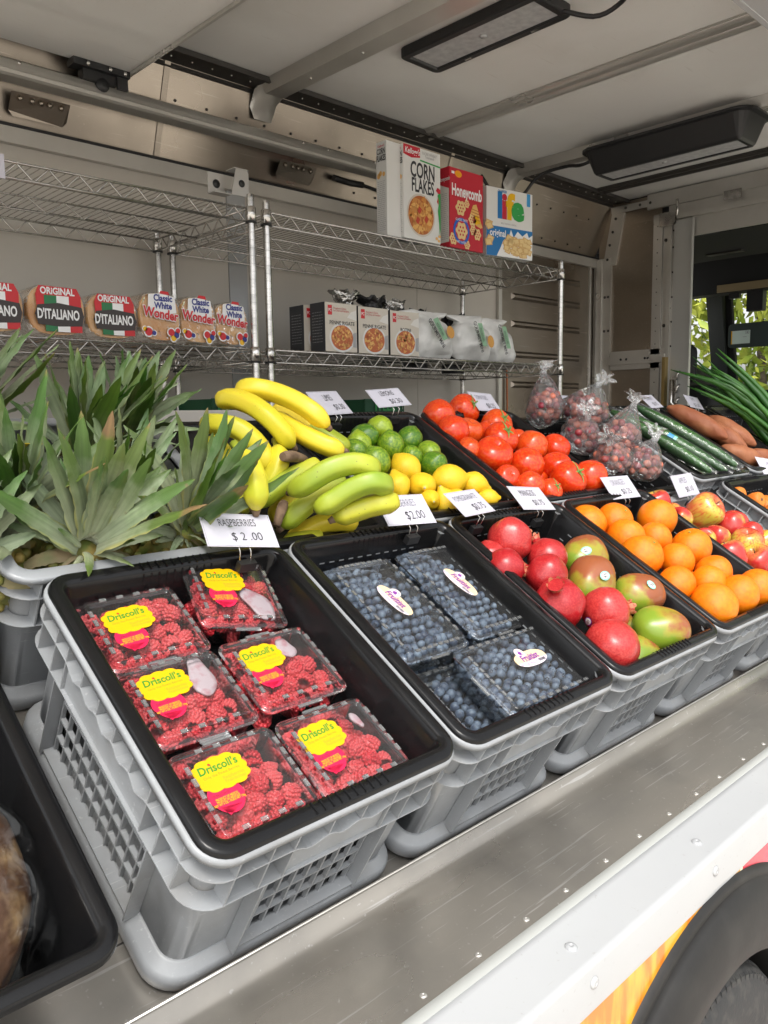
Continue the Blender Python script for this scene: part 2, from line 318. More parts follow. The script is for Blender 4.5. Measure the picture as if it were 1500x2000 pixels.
# back wall: white lining then steel
b = MB()
for i, (xa, xb) in enumerate(((XR, -.62), (-.617, .49), (.493, 1.588), (1.682, 2.75), (2.753, 3.42))): b.box(xa, xb, YW, YW+.02, -.40, ZW)
vp('wall_panel', b, M['wall'])
b = MB(); b.box(1.59, 1.68, YW-.006, YW+.018, -.40, ZW); vp('wall_post', b, M['white'])
b = MB(); b.box(3.424, XB, YW, YW+.02, -.40, ZW-.004)
for z in (.40, .62, .80, .98, 1.14, 1.28):
    b.loft([[(x0, YW, z-.018), (x1, YW, z-.018), (x1, YW, z+.018), (x0, YW, z+.018)] if k == 0 else [(x0+.02, YW-.014, z-.006), (x1-.02, YW-.014, z-.006), (x1-.02, YW-.014, z+.006), (x0+.02, YW-.014, z+.006)] for k in (0, 1)] if False else
           [[(3.56, YW-.0005, z-.02), (4.30, YW-.0005, z-.02), (4.30, YW-.0005, z+.02), (3.56, YW-.0005, z+.02)],
            [(3.58, YW-.014, z-.006), (4.28, YW-.014, z-.006), (4.28, YW-.014, z+.006), (3.58, YW-.014, z+.006)]], True, True, False)
vp('ribbed_steel_wall', b, M['steel'])
b = MB(); b.box(3.42, 3.45, YW-.02, YW-.001, -.4, ZW-.01); vp('wall_trim', b, M['alu']); b = MB(); b.box(4.40, 4.42, YW-.012, YW-.001, -.4, ZW-.01); vp('wall_trim', b, M['alu'])
b = MB(); b.tube([(3.505, YW-.012, .85), (3.51, YW-.014, .5), (3.505, YW-.012, .2)], .005); vp('orange_cable', b, cm('orangecable', (.5, .13, .03)))
# cove: aluminium sheets between wall and roof
b = MB(); y2 = 2.20
xs = [XR, -.5, .35, 1.27, 2.9, XB]
for xa, xb in zip(xs, xs[1:]):
    b.add([(xa+.002, YW, ZW), (xb-.002, YW, ZW), (xb-.002, y2, ZC), (xa+.002, y2, ZC), (xa+.002, YW+.02, ZW), (xb-.002, YW+.02, ZW), (xb-.002, y2+.02, ZC), (xa+.002, y2+.02, ZC)],
          [(0, 1, 2, 3), (4, 7, 6, 5), (0, 4, 5, 1), (2, 6, 7, 3), (0, 3, 7, 4), (1, 5, 6, 2)])
vp('cove_panel', b, M['steel'])
b = MB()
for x in xs[1:-1]:
    b = MB(); b.add([(x-.012, YW-.004, ZW), (x+.012, YW-.004, ZW), (x+.012, y2-.004, ZC), (x-.012, y2-.004, ZC)], [(0, 1, 2, 3)]); vp('cove_seam', b, M['steel'])
b = MB(); b.box(XR, XB, YW-.032, YW-.004, ZW-.062, ZW-.008); vp('cove_lower_trim', b, M['alu'])
b = MB(); b.box(XR, XB, YW-.03, YW-.005, ZW-.006, ZW+.004); vp('cove_gap', b, M['black'])
b = MB()   # rivets along the cove
sl = Vector((0, y2-YW, ZC-ZW)); 
for x in [i*.14+1.32 for i in range(22)]:
    for f_ in (.62, .14) if x > 2.2 else (.62,):
        b.ball((x, YW+sl.y*f_-.003, ZW+sl.z*f_), .0055, 8, 5)
vp('rivet', b, M['darkalu'], kind='stuff')
# roof edge strip
b = MB(); b.box(XR, XB, 2.10, 2.26, ZC-.012, ZC+.0); b.box(XR, XB, 2.085, 2.10, ZC-.022, ZC-.002); b.box(XR, XB, 2.205, 2.215, ZC-.03, ZC-.012)
vp('roof_edge_trim', b, M['darkalu'])
b = MB()
for i in range(70): b.ball((XR+.05+i*.088, 2.15, ZC-.013), .004, 6, 4)
vp('trim_screw', b, M['alu'], kind='stuff')
# ceiling panels
b = MB()
cx = [XR, -.2, .95, 1.74, 2.60, 3.40, 4.18, XB+.1]
for xa, xb in zip(cx, cx[1:]): b.box(xa+.0015, xb-.0015, -.02, 2.3, ZC+.001, ZC+.012)
vp('ceiling_panel', b, M['ceil'])
b = MB(); b.box(XR, XB+.1, -.1, 2.6, ZC+.02, ZC+.03); vp('roof', b, M['white'])
# hat beams
for (xc, w_) in ((1.715, .085), (3.40, .07)):
    b = MB()
    b.loft([[(xc-w_/2-.02, y, ZC), (xc-w_/2, y, ZC-.045), (xc+w_/2, y, ZC-.045), (xc+w_/2+.02, y, ZC)] for y in (0, 2.16)], False, False, False)
    b.loft([[(xc-w_/2-.02, y, z0), (xc-w_/2, y, z0-.045), (xc+w_/2, y, z0-.045), (xc+w_/2+.02, y, z0)] for y, z0 in ((2.14, ZC), (2.19, ZC-.02), (2.225, ZC-.075))], False, False, True)
    b.add([(xc-w_/2-.0, 2.10, ZC-.047), (xc-w_/2-.0, 2.13, ZC-.047), (xc+w_/2, 2.13, ZC-.047), (xc+w_/2, 2.10, ZC-.047)], [(0, 1, 2, 3)])
    for y in (1.9, 1.6, .9, .5): b.ball((xc, y, ZC-.046), .006, 8, 4)
    vp('roof_beam', b, M['alu'])
for x0 in (2.585, 4.12):
    b = MB()
    for dx in (0, .07): 
        b.loft([[(x0+dx+.022*math.cos(a), y, ZC-.016*math.sin(a)) for a in [PI*k/8 for k in range(9)]] for y in (0.0, 2.14)], False, False, True)
    b.box(x0-.03, x0+.10, 0, 2.12, ZC-.004, ZC-.001)
    vp('roof_ridge', b, M['darkalu'] if x0 > 3 else M['alu'])
# door track on the cove
def extr(prof, x0, x1):
    mb = MB(); mb.loft([[(x, y, z) for y, z in prof] for x in (x0, x1)], True, True, False); return mb
tr = extr([(2.21, 1.560), (2.148, 1.560), (2.140, 1.566), (2.140, 1.578), (2.150, 1.584), (2.156, 1.60), (2.165, 1.618), (2.190, 1.632), (2.222, 1.636), (2.235, 1.62), (2.20, 1.60)], XR, 2.62)
vp('door_track', tr, M['alu'])
b = MB()
for x in (.70, 1.88, 2.02, 2.30, 2.36): b.ball((x, 2.163, 1.612), .007, 8, 5)
vp('track_bolt', b, M['chrome'], kind='stuff')
for x in (.80, 1.92):
    b = MB(); b.add([(x-.10, 2.245, 1.552), (x+.10, 2.245, 1.552), (x+.10, 2.285, 1.50), (x+.085, 2.29, 1.485), (x-.085, 2.29, 1.485), (x-.10, 2.285, 1.50)], [tuple(range(6))])
    for dx in (-.07, -.03, .0, .03, .07): b.ball((x+dx, 2.25, 1.535), .010, 8, 5)
    vp('track_bracket', b, M['steel'])
b = MB(); b.tube([(2.14, 2.27, 1.54), (2.24, 2.27, 1.535), (2.32, 2.27, 1.54)], .015); b.tube([(2.32, 2.27, 1.54), (2.6, 2.28, 1.52)], .008); vp('gas_strut', b, M['black'])
# overhead roll door (open, lying under the roof)
b = MB(); b.box(.10, 1.075, -.1, 2.165, 1.676, 1.70); vp('overhead_door_panel', b, M['ceil'])
b = MB(); b.box(-.62, .098, -.1, 2.165, 1.676, 1.70); b.box(-1.35, -.622, -.1, 2.165, 1.676, 1.70); vp('overhead_door_panel', b, M['ceil'])
b = MB(); b.box(1.076, 1.086, -.1, 2.168, 1.665, 1.712); vp('door_edge_strip', b, M['alu'])
for hx_ in (.97, .24):
    b = MB(); b.box(hx_-.10, hx_+.105, 2.13, 2.185, 1.652, 1.674); b.box(hx_-.06, hx_+.06, 2.15, 2.19, 1.618, 1.652)
    b.lathe([(.001, -.03), (.022, -.03), (.026, 0), (.022, .03), (.001, .03)], 14, Matrix.Translation((hx_+.01, 2.175, 1.612)) @ Matrix.Rotation(PI/2, 4, 'X'))
    b.box(hx_+.06, hx_+.10, 2.14, 2.15, 1.61, 1.66)
    h = vp('door_roller', b, M['black'])
    b = MB()
    for dx in (-.05, .03, .085): b.ball((hx_+dx, 2.128, 1.662), .008, 8, 5)
    vp('roller_bolt', b, M['chrome'], kind='stuff')
# roof lamps
L1 = MB(); x0, x1, ya, yb = 1.865, 2.08, .95, 1.57
L1.loft([rrect(x1-x0, yb-ya, .03, 4, x0, ya, z, d) for z, d in ((ZC-.001, 0), (ZC-.03, 0), (ZC-.034, .006), (ZC-.034, .03), (ZC-.026, .036))], True, False, False)
l1 = vp('roof_lamp', L1, M['black'])
b = MB(); b.sheet([(p[0], p[1]) for p in rrect(x1-x0, yb-ya, .02, 3, x0, ya, 0, .036)], ZC-.027); b.lathe([(.001, -.004), (.013, -.004), (.014, 0)], 16, Matrix.Translation(((x0+x1)/2, 1.25, ZC-.028))); ob('lamp_lens', b.mesh('lens', M['lens']), l1)
b = MB()
for y in (1.08, 1.38): b.box(x1-.024, x1-.014, y, y+.03, ZC-.0355, ZC-.0342)
ob('lamp_clip', b.mesh('clip', M['chrome']), l1)
L2 = MB(); x0, x1, ya, yb = 3.28, 3.54, .86, 1.68
L2.loft([rrect(x1-x0, yb-ya, .06, 4, x0, ya, z, d) for z, d in ((ZC-.045, -.02), (ZC-.055, -.02), (ZC-.06, 0), (ZC-.155, .04), (ZC-.165, .05), (ZC-.165, .065), (ZC-.160, .07))], True, False, False)
l2 = vp('roof_lamp', L2, M['black'], label='deep black wedge shaped lamp housing')
b = MB(); b.sheet([(p[0], p[1]) for p in rrect(x1-x0, yb-ya, .03, 3, x0, ya, 0, .07)], ZC-.161); b.lathe([(.001, -.004), (.012, -.004), (.013, 0)], 16, Matrix.Translation(((x0+x1)/2, 1.3, ZC-.161))); ob('lamp_lens', b.mesh('lens', M['lens']), l2)
b = MB(); b.tube(spline([(3.12, 2.2, 1.72), (3.2, 2.16, 1.62), (3.33, 2.1, 1.62), (3.37, 2.0, 1.72), (3.40, 1.85, 1.74), (3.38, 1.75, 1.72), (3.40, 1.66, 1.74)], 24), .009, 8); vp('lamp_cable', b, M['black']); b = MB()
b.tube(spline([(2.02, .96, 1.77), (2.10, .88, 1.75), (2.12, .80, 1.77), (2.06, .70, 1.79)], 14), .008, 8); vp('lamp_cable', b, M['black'])
# bulkhead to the cab (plane x = XB)
def bx(name, y0, y1, z0, z1, xa, xb, mat, parent=None):
    mb = MB(); mb.box(xa, xb, y0, y1, z0, z1); return vp(name, mb, mat)
bx('bulkhead_panel', 1.86, 2.30, .80, 1.64, XB, XB+.01, M['steel'])
bx('bulkhead_panel', 1.86, 2.30, -.40, .76, XB, XB+.01, M['steel'])
b = MB(); b.add([(XB, 1.86, 1.64), (XB, 2.30, 1.64), (XB, 2.21, 1.79), (XB, 1.86, 1.79)], [(0, 1, 2, 3)]); vp('bulkhead_panel', b, M['steel'])
b = MB(); b.box(XB-.02, XB+.012, 2.20, 2.325, -.4, 1.45); b.box(XB-.034, XB-.02, 2.26, 2.30, -.4, 1.44); vp('corner_post', b, M['alu'])
b = MB()
b.add([(XB-.018, 2.17, 1.40), (XB-.018, 2.26, 1.40), (XB-.018, 2.20, 1.72), (XB-.018, 2.11, 1.72), (XB, 2.17, 1.40), (XB, 2.26, 1.40), (XB, 2.20, 1.72), (XB, 2.11, 1.72)], [(0, 1, 2, 3), (0, 4, 5, 1), (0, 3, 7, 4), (1, 5, 6, 2)])
b.add([(XB-.018, 2.20, 1.72), (XB-.018, 1.86, 1.725), (XB-.018, 1.86, 1.765), (XB-.018, 2.21, 1.765)], [(0, 1, 2, 3)])
vp('corner_gusset', b, M['alu'])
b = MB()
for y, z in ((2.225, 1.44), (2.21, 1.53), (2.19, 1.61), (2.17, 1.69), (2.10, 1.745), (2.0, 1.745), (1.93, 1.745), (2.24, 1.2), (2.215, 1.2), (2.24, .98), (2.21, .98), (2.24, .72), (2.23, .5), (2.205, .5)): b.ball((XB-.022, y, z), .009, 8, 5)
vp('gusset_rivet', b, M['darkalu'], kind='stuff')
b = MB(); b.box(XB-.03, XB, 1.84, 1.90, -.4, 1.66); b.box(XB-.018, XB, 1.755, 1.838, -.4, 1.66); b.box(XB-.04, XB-.018, 1.775, 1.80, -.4, 1.62); vp('door_frame_post', b, M['alu'])
b = MB(); 
for z in (1.55, 1.45, 1.3, 1.15, 1.0, .85): b.ball((XB-.02, 1.77, z), .007, 8, 5)
for z in (1.5, .98): b.ball((XB-.02, 1.82, z), .011, 8, 5)
for i in range(14): b.ball((XB-.032, 1.87, .55+i*.08), .004, 6, 4)
vp('post_rivet', b, M['darkalu'], kind='stuff')
b = MB(); b.box(XB-.05, XB-.038, 1.64, 1.752, -.4, 1.60); b.box(XB-.06, XB-.036, 1.632, 1.641, -.4, 1.60); vp('cab_door_edge', b, pbr('door_edge_grey', (.52, .52, .5), .4, .6))
b = MB(); b.box(XB-.035, XB-.03, 1.66, 1.70, .44, .68)
for z in (.48, .56, .64): b.tube([(XB-.07, 1.70, z), (XB-.09, 1.69, z+.03), (XB-.07, 1.68, z+.05)], .007, 6)
b.box(XB-.08, XB-.06, 1.70, 1.73, .45, .66); b.tube([(XB-.10, 1.72, .64), (XB-.10, 1.72, .50), (XB-.09, 1.69, .46)], .01, 8); vp('door_latch', b, M['chrome'])
b = MB(); b.box(XB-.10, XB-.06, 1.765, 1.785, .40, .78); vp('latch_bar', b, pbr('brass_bar', (.35, .25, .1), .4, .8))
b = MB(); b.box(XB-.045, XB-.012, 1.80, 2.20, .755, .805); b.box(XB-.03, XB-.012, 1.80, 2.19, .72, .755); b.box(XB-.03, XB-.012, 1.80, 2.19, .805, .84); vp('belt_rail', b, M['alu'])
b = MB()
for y in (2.10, 2.06, 1.93, 1.91): b.ball((XB-.046, y, .785), .008, 8, 5)
vp('belt_rivet', b, M['black'], kind='stuff')
b = MB(); b.box(XB-.02, XB, -.3, 1.75, 1.50, 1.62); b.box(XB-.05, XB-.02, -.3, 1.75, 1.61, 1.64); b.box(XB-.03, XB, -.3, 1.80, 1.64, 1.70); b.box(XB-.022, XB, -.3, 1.95, 1.705, 1.795); vp('door_header', b, M['alu'])
b = MB(); b.box(XB+.012, XB+.02, 1.5, 2.33, 1.50, 1.82); vp('bulkhead_gap_filler', b, M['black'])  # added black filler, blocks light leaking through the gap beside the door header
b = MB(); b.box(XB-.06, XB-.05, 1.35, 1.45, 1.66, 1.71); vp('header_bracket', b, M['chrome']); b = MB(); b.box(XB-.05, XB-.035, 1.74, 1.85, 1.58, 1.66); b.tube([(XB-.07, 1.73, 1.72), (XB-.08, 1.72, 1.66), (XB-.07, 1.73, 1.62)], .008, 6); vp('header_bracket', b, M['chrome'])
# cab interior
b = MB(); b.box(XB+.02, 6.9, .3, 2.62, 1.62, 1.66); b.box(XB+.02, XB+.9, .3, 2.6, 1.50, 1.62); vp('cab_headliner', b, M['cab'])
b = MB(); b.box(5.1, 5.16, 1.62, 1.86, 1.49, 1.498); vp('cab_grab_slot', b, M['darkalu'])
b = MB(); b.box(XB+.02, XB+.06, 1.8, 2.6, -.3, 1.6); b.box(XB+.06, 7, 2.62, 2.66, -.3, .82); b.box(XB+.06, 5.35, 2.62, 2.66, .82, 1.62); vp('cab_side_wall', b, M['cab'])
b = MB(); b.box(XB+.05, 7.2, .0, 2.66, -.5, -.45); b.box(6.3, 6.9, .2, 2.6, -.45, .50); vp('dashboard', b, M['cab'])
b = MB(); b.loft([[(6.15, 2.335, 1.42), (6.15, 2.21, 1.42), (6.25, 2.21, 1.42), (6.25, 2.335, 1.42)], [(6.18, 2.24, .45), (6.18, 2.12, .45), (6.28, 2.12, .45), (6.28, 2.24, .45)]], True, True, False); vp('windscreen_pillar', b, M['cabgreen'])
b = MB(); b.loft([[(6.2, 2.20, 1.44), (6.2, 2.155, 1.44), (6.24, 2.155, 1.44), (6.24, 2.20, 1.44)], [(6.2, 2.12, .3), (6.2, 2.04, .3), (6.24, 2.04, .3), (6.24, 2.12, .3)]], True, True, False); vp('windscreen_pillar', b, M['cab'])
b = MB(); b.box(5.9, 6.05, .6, 2.62, 1.34, 1.60); vp('cab_overhead_shelf', b, M['cab'])
b = MB(); b.box(5.88, 5.9, .6, 2.12, 1.345, 1.40); vp('shelf_lip', b, M['tan'])
b = MB(); b.loft([rrect(.62, .185, .03, 4, 0, 0, z, d) for z, d in ((0, .004), (.004, 0), (.018, 0), (.022, .004))], True, True, True, Matrix.Translation((6.02, 2.07, .925)) @ Euler((PI/2, 0, -PI/2)).to_matrix().to_4x4()); sv = vp('sun_visor', b, pbr('visor_vinyl', (.03, .045, .04), .55))
vm = Matrix.Translation((5.994, 2.045, .955)) @ Euler((PI/2, 0, -PI/2)).to_matrix().to_4x4()
b = MB(); b.sheet([(0, 0), (.145, 0), (.145, .10), (0, .10)], .0); ob('visor_sticker', b.mesh('sticker', M['mint'] if 0 else cm('stickerwhite', (.6, .72, .66))), sv, vm)
b = MB(); b.sheet([(.0, .0), (.008, 0), (.008, .1), (0, .1)], .001); ob('sticker_stripe', b.mesh('stripe', M['yellow']), sv, vm)
b = MB(); 
for a_ in ((.11, .073, .137, .075), (.11, .093, .137, .095), (.11, .073, .112, .095), (.135, .073, .137, .095), (.118, .08, .130, .088), (.09, .05, .12, .052)): b.sheet([(a_[0], a_[1]), (a_[2], a_[1]), (a_[2], a_[3]), (a_[0], a_[3])], .0015)
ob('sticker_mark', b.mesh('mark', M['inkgrey']), sv, vm)
b = MB(); b.box(5.95, 6.02, 1.80, 1.92, 1.19, 1.36); b.box(5.96, 6.0, 1.98, 2.06, 1.30, 1.345); vp('dash_camera', b, M['black'])
def rbox(x0, x1, y0, y1, z0, z1, r):
    mb = MB(); mb.loft([rrect(x1-x0, y1-y0, r, 4, x0, y0, z, d) for z, d in ((z0, r*.6), (z0+r*.5, r*.1), (z0+r, 0), (z1-r, 0), (z1-r*.5, r*.1), (z1, r*.6))]); return mb
b = rbox(5.0, 5.16, 1.72, 2.2, .1, .62, .06); s0 = vp('seat_back', b, M['cab'])
b = rbox(5.05, 5.15, 1.9, 2.22, .64, .90, .05); vp('headrest', b, M['cab'])
b = MB(); b.tube([(5.1, 2.0, .6), (5.1, 2.0, .68)], .008); b.tube([(5.1, 2.12, .6), (5.1, 2.12, .68)], .008); vp('headrest_rod', b, M['chrome'])
b = MB(); c_ = Vector((5.85, 1.66, .40)); Mw = Matrix.Translation(c_) @ Euler((0, R(62), 0)).to_matrix().to_4x4()
b.tube([(.20*math.cos(2*PI*k/32), .20*math.sin(2*PI*k/32), 0) for k in range(33)], .016, 8, False, Mw)
for a_ in (0, 2.1, 4.2): b.tube([(.02*math.cos(a_), .02*math.sin(a_), -.03), (.19*math.cos(a_), .19*math.sin(a_), 0)], .014, 6, True, Mw)
b.ball((0, 0, -.03), .05, 12, 8, Mw); b.tube([(0, 0, -.03), (0, 0, -.4)], .03, 8, True, Mw); vp('steering_wheel', b, M['cabgreen'])
b = MB(); b.add([(6.55, .3, 1.5), (6.55, 2.1, 1.5), (7.1, 2.1, .4), (7.1, .3, .4)], [(0, 1, 2, 3)]); vp('windscreen', b, clear('window_glass', gl=.3, rough=.02, haze=.01))
# sill at the serving side
YS, ZS = .109, -.20
b = MB(); b.loft([[(x, y, z) for y, z in ((.112, -.235), (.1125, -.199), (.108, -.197), (.1035, -.199), (.098, -.212), (.090, -.2205), (.078, -.2245), (.070, -.2255), (.060, -.2260), (-.072, -.2475), (-.078, -.249))] for x in [XR+i*.25 for i in range(26)]], False, False, True); vp('aluminium_sill', b, M['sill'])
b = MB(); b.tube([(XR, .1082, -.1985), (XB, .1082, -.1985)], .0024, 10); vp('sill_edge', b, M['alu'])
b = MB(); b.loft([[(x, y, z) for y, z in ((-.060, -.2455), (-.066, -.2425), (-.072, -.2420), (-.078, -.2428), (-.083, -.246))] for x in (XR, XB+2.5)], False, False, True); vp('sealant_strip', b, pbr('grey_sealant', (.42, .43, .41), .6))
b = MB(); b.loft([[(x, y, z) for y, z in ((-.078, -.2438), (-.084, -.2418), (-.090, -.2425), (-.098, -.2455), (-.148, -.2505), (-.1525, -.2515), (-.1555, -.2545), (-.1568, -.259), (-.1572, -.318))] for x in (XR, XB+2.5)], False, False, True); vp('white_side_rail', b, M['white'])
def rivet(mb, p, nrm, r=.0085, h=.0035):
    q = Vector(nrm).to_track_quat('Z', 'Y').to_matrix().to_4x4()
    mb.lathe([(r*1.0, 0), (r*.98, h*.35), (r*.8, h*.8), (r*.45, h), (r*.32, h*1.0), (r*.28, h*.6), (.0005, h*.55)], 18, Matrix.Translation(p) @ q)
b = MB()
for i in range(-6, 14): rivet(b, (.462+i*.3655, -.122, -.2479), (0, -.1, 1), .0085)
vp('side_rail_rivet', b, M['white'], kind='stuff')
b = MB()
for i in range(-6, 14): rivet(b, (.462+.0+i*.358, -.1571, -.279), (0, -1, 0), .0085)
vp('side_rail_rivet', b, M['white'], kind='stuff')
b = MB()
for i in range(-16, 36): rivet(b, (.567+i*.1035 if i % 5 else .560+i*.1035, -.049, -.2438), (0, 0, 1), .0048, .002)
vp('sill_rivet', b, M['alu'], kind='stuff')
# body side with printed graphics and wheel arch
WC = (.84, -.84); RA = .52
def outside_arch(x0, x1, z0, z1, y, cell=.02):
    mb = MB(); nx = int((x1-x0)/cell); 
    for i in range(nx):
        xa, xb = x0+(x1-x0)*i/nx, x0+(x1-x0)*(i+1)/nx
        def lo(x): return WC[1]+math.sqrt(max(RA*RA-(x-WC[0])**2, 0)) if abs(x-WC[0]) < RA else z0
        mb.add([(xa, y, max(lo(xa), z0)), (xb, y, max(lo(xb), z0)), (xb, y, z1), (xa, y, z1)], [(0, 1, 2, 3)])
    return mb
E1 = pbr('orange_fruit_print', (.66, .19, .006), .25, col2=(.80, .40, .025), nscale=26, cut=(.42, .58), stretch=(1.3, 1, .28), detail=6, coat=.4)
E2 = pbr('red_fruit_print', (.50, .02, .015), .25, col2=(.72, .01, .10), nscale=5, coat=.4)
vp('side_graphic', outside_arch(XR, .922, -.98, -.3195, -.1560), E1)
vp('side_graphic', outside_arch(.932, 2.2, -.98, -.3195, -.1560), E2)
b = MB(); b.box(.922, .932, -.1560, -.150, -.40, -.3195); vp('graphic_border', b, cm('bordercream', (.8, .72, .5)))
b = MB(); b.box(2.2, XB+2.4, -.156, -.15, -.98, -.3195); vp('side_panel', b, M['white'])
fl = MB()
prof = [(RA+.004, -.155), (RA+.001, -.162), (RA-.012, -.166), (RA-.016, -.163), (RA-.02, -.172), (RA-.05, -.184), (RA-.09, -.190), (RA-.125, -.188), (RA-.135, -.182), (RA-.137, -.13), (RA-.13, .0)]
fl.loft([[(WC[0]+r_*math.cos(a), y, WC[1]+r_*math.sin(a)) for r_, y in prof] for a in [PI*(-.12+1.24*k/60) for k in range(61)]], False, False, True)
vp('wheel_arch_flare', fl, M['rubber'])
fl = MB(); fl.loft([[(WC[0]+RA*.92*math.cos(a), y, WC[1]+RA*.92*math.sin(a)) for y in (-.13, .35)] for a in [PI*k/24 for k in range(25)]], False, False, True); fl.box(.2, 1.5, .35, .36, -1.15, -.35); vp('wheel_well', fl, M['black'])
b = MB(); b.tube([(1.02, -.05, -.50), (1.12, .0, -.50), (1.2, .1, -.55)], .03, 8); b.ball((1.02, -.05, -.505), .03, 10, 6); vp('suspension_arm', b, pbr('dirty_alloy', (.25, .23, .2), .6, .4, bump=.5, bscale=60))
# wheel
wh = vp('wheel', MB().lathe([(.001, 0), (.02, 0), (.02, .01), (.001, .01)], 12, Matrix.Translation((WC[0], -.10, WC[1])) @ Matrix.Rotation(PI/2, 4, 'X')), M['darkalu'])
RT = .335; ty = MB(); MT = Matrix.Translation((WC[0]+.02, -.03, WC[1])) @ Matrix.Rotation(PI/2, 4, 'X')
ty.lathe([(.20, -.10), (.20, .118), (.225, .128), (.26, .135), (.30, .130), (.325, .116), (RT-.004, .102), (RT-.010, .098), (RT-.010, -.10), (.30, -.12), (.20, -.10)], 96, MT)
for k in range(96):
    a = 2*PI*k/96; q = MT @ Matrix.Rotation(a, 4, 'Z')
    ty.loft([[(RT-.012, -.002, .06), (RT-.012, .014, .06), (RT+.002, .013, .062), (RT+.002, -.001, .062)], [(RT-.012, -.006, .100), (RT-.012, .010, .100), (RT-.001, .009, .099), (RT-.001, -.005, .099)], [(.30, -.006, .126), (.30, .008, .126), (.318, .008, .1235), (.318, -.006, .1235)]], True, True, False, q)
    ty.box(RT-.012, RT+.002, -.001, .012, .015, .045, q); ty.box(RT-.012, RT+.002, .004, .017, -.03, -.005, q); ty.box(RT-.012, RT+.002, -.001, .012, -.08, -.045, q)
ob('tyre', ty.mesh('tyre', pbr('tyre_rubber', (.03, .031, .032), .7, col2=(.07, .068, .062), nscale=40, cut=(.5, .8), bump=.3, bscale=150)), wh)
rm = MB(); rm.lathe([(.20, .11), (.195, .09), (.17, .04), (.06, .05), (.05, .09), (.001, .09)], 40, MT)
ob('rim', rm.mesh('rim', M['alu']), wh)
# header above the opening and the raised hatch
b = MB(); b.box(XR, XB, .275, .29, 1.49, 1.80); b.box(XR, XB, .215, .275, 1.492, 1.50); vp('hatch_header', b, M['white'])
b = MB(); b.box(XR+.1, XB-.2, .02, .27, 1.515, 1.535, Matrix.Translation((0, .27, 1.52)) @ Matrix.Rotation(R(-12), 4, 'X') @ Matrix.Translation((0, -.27, -1.52))); vp('raised_side_hatch', b, M['white'])
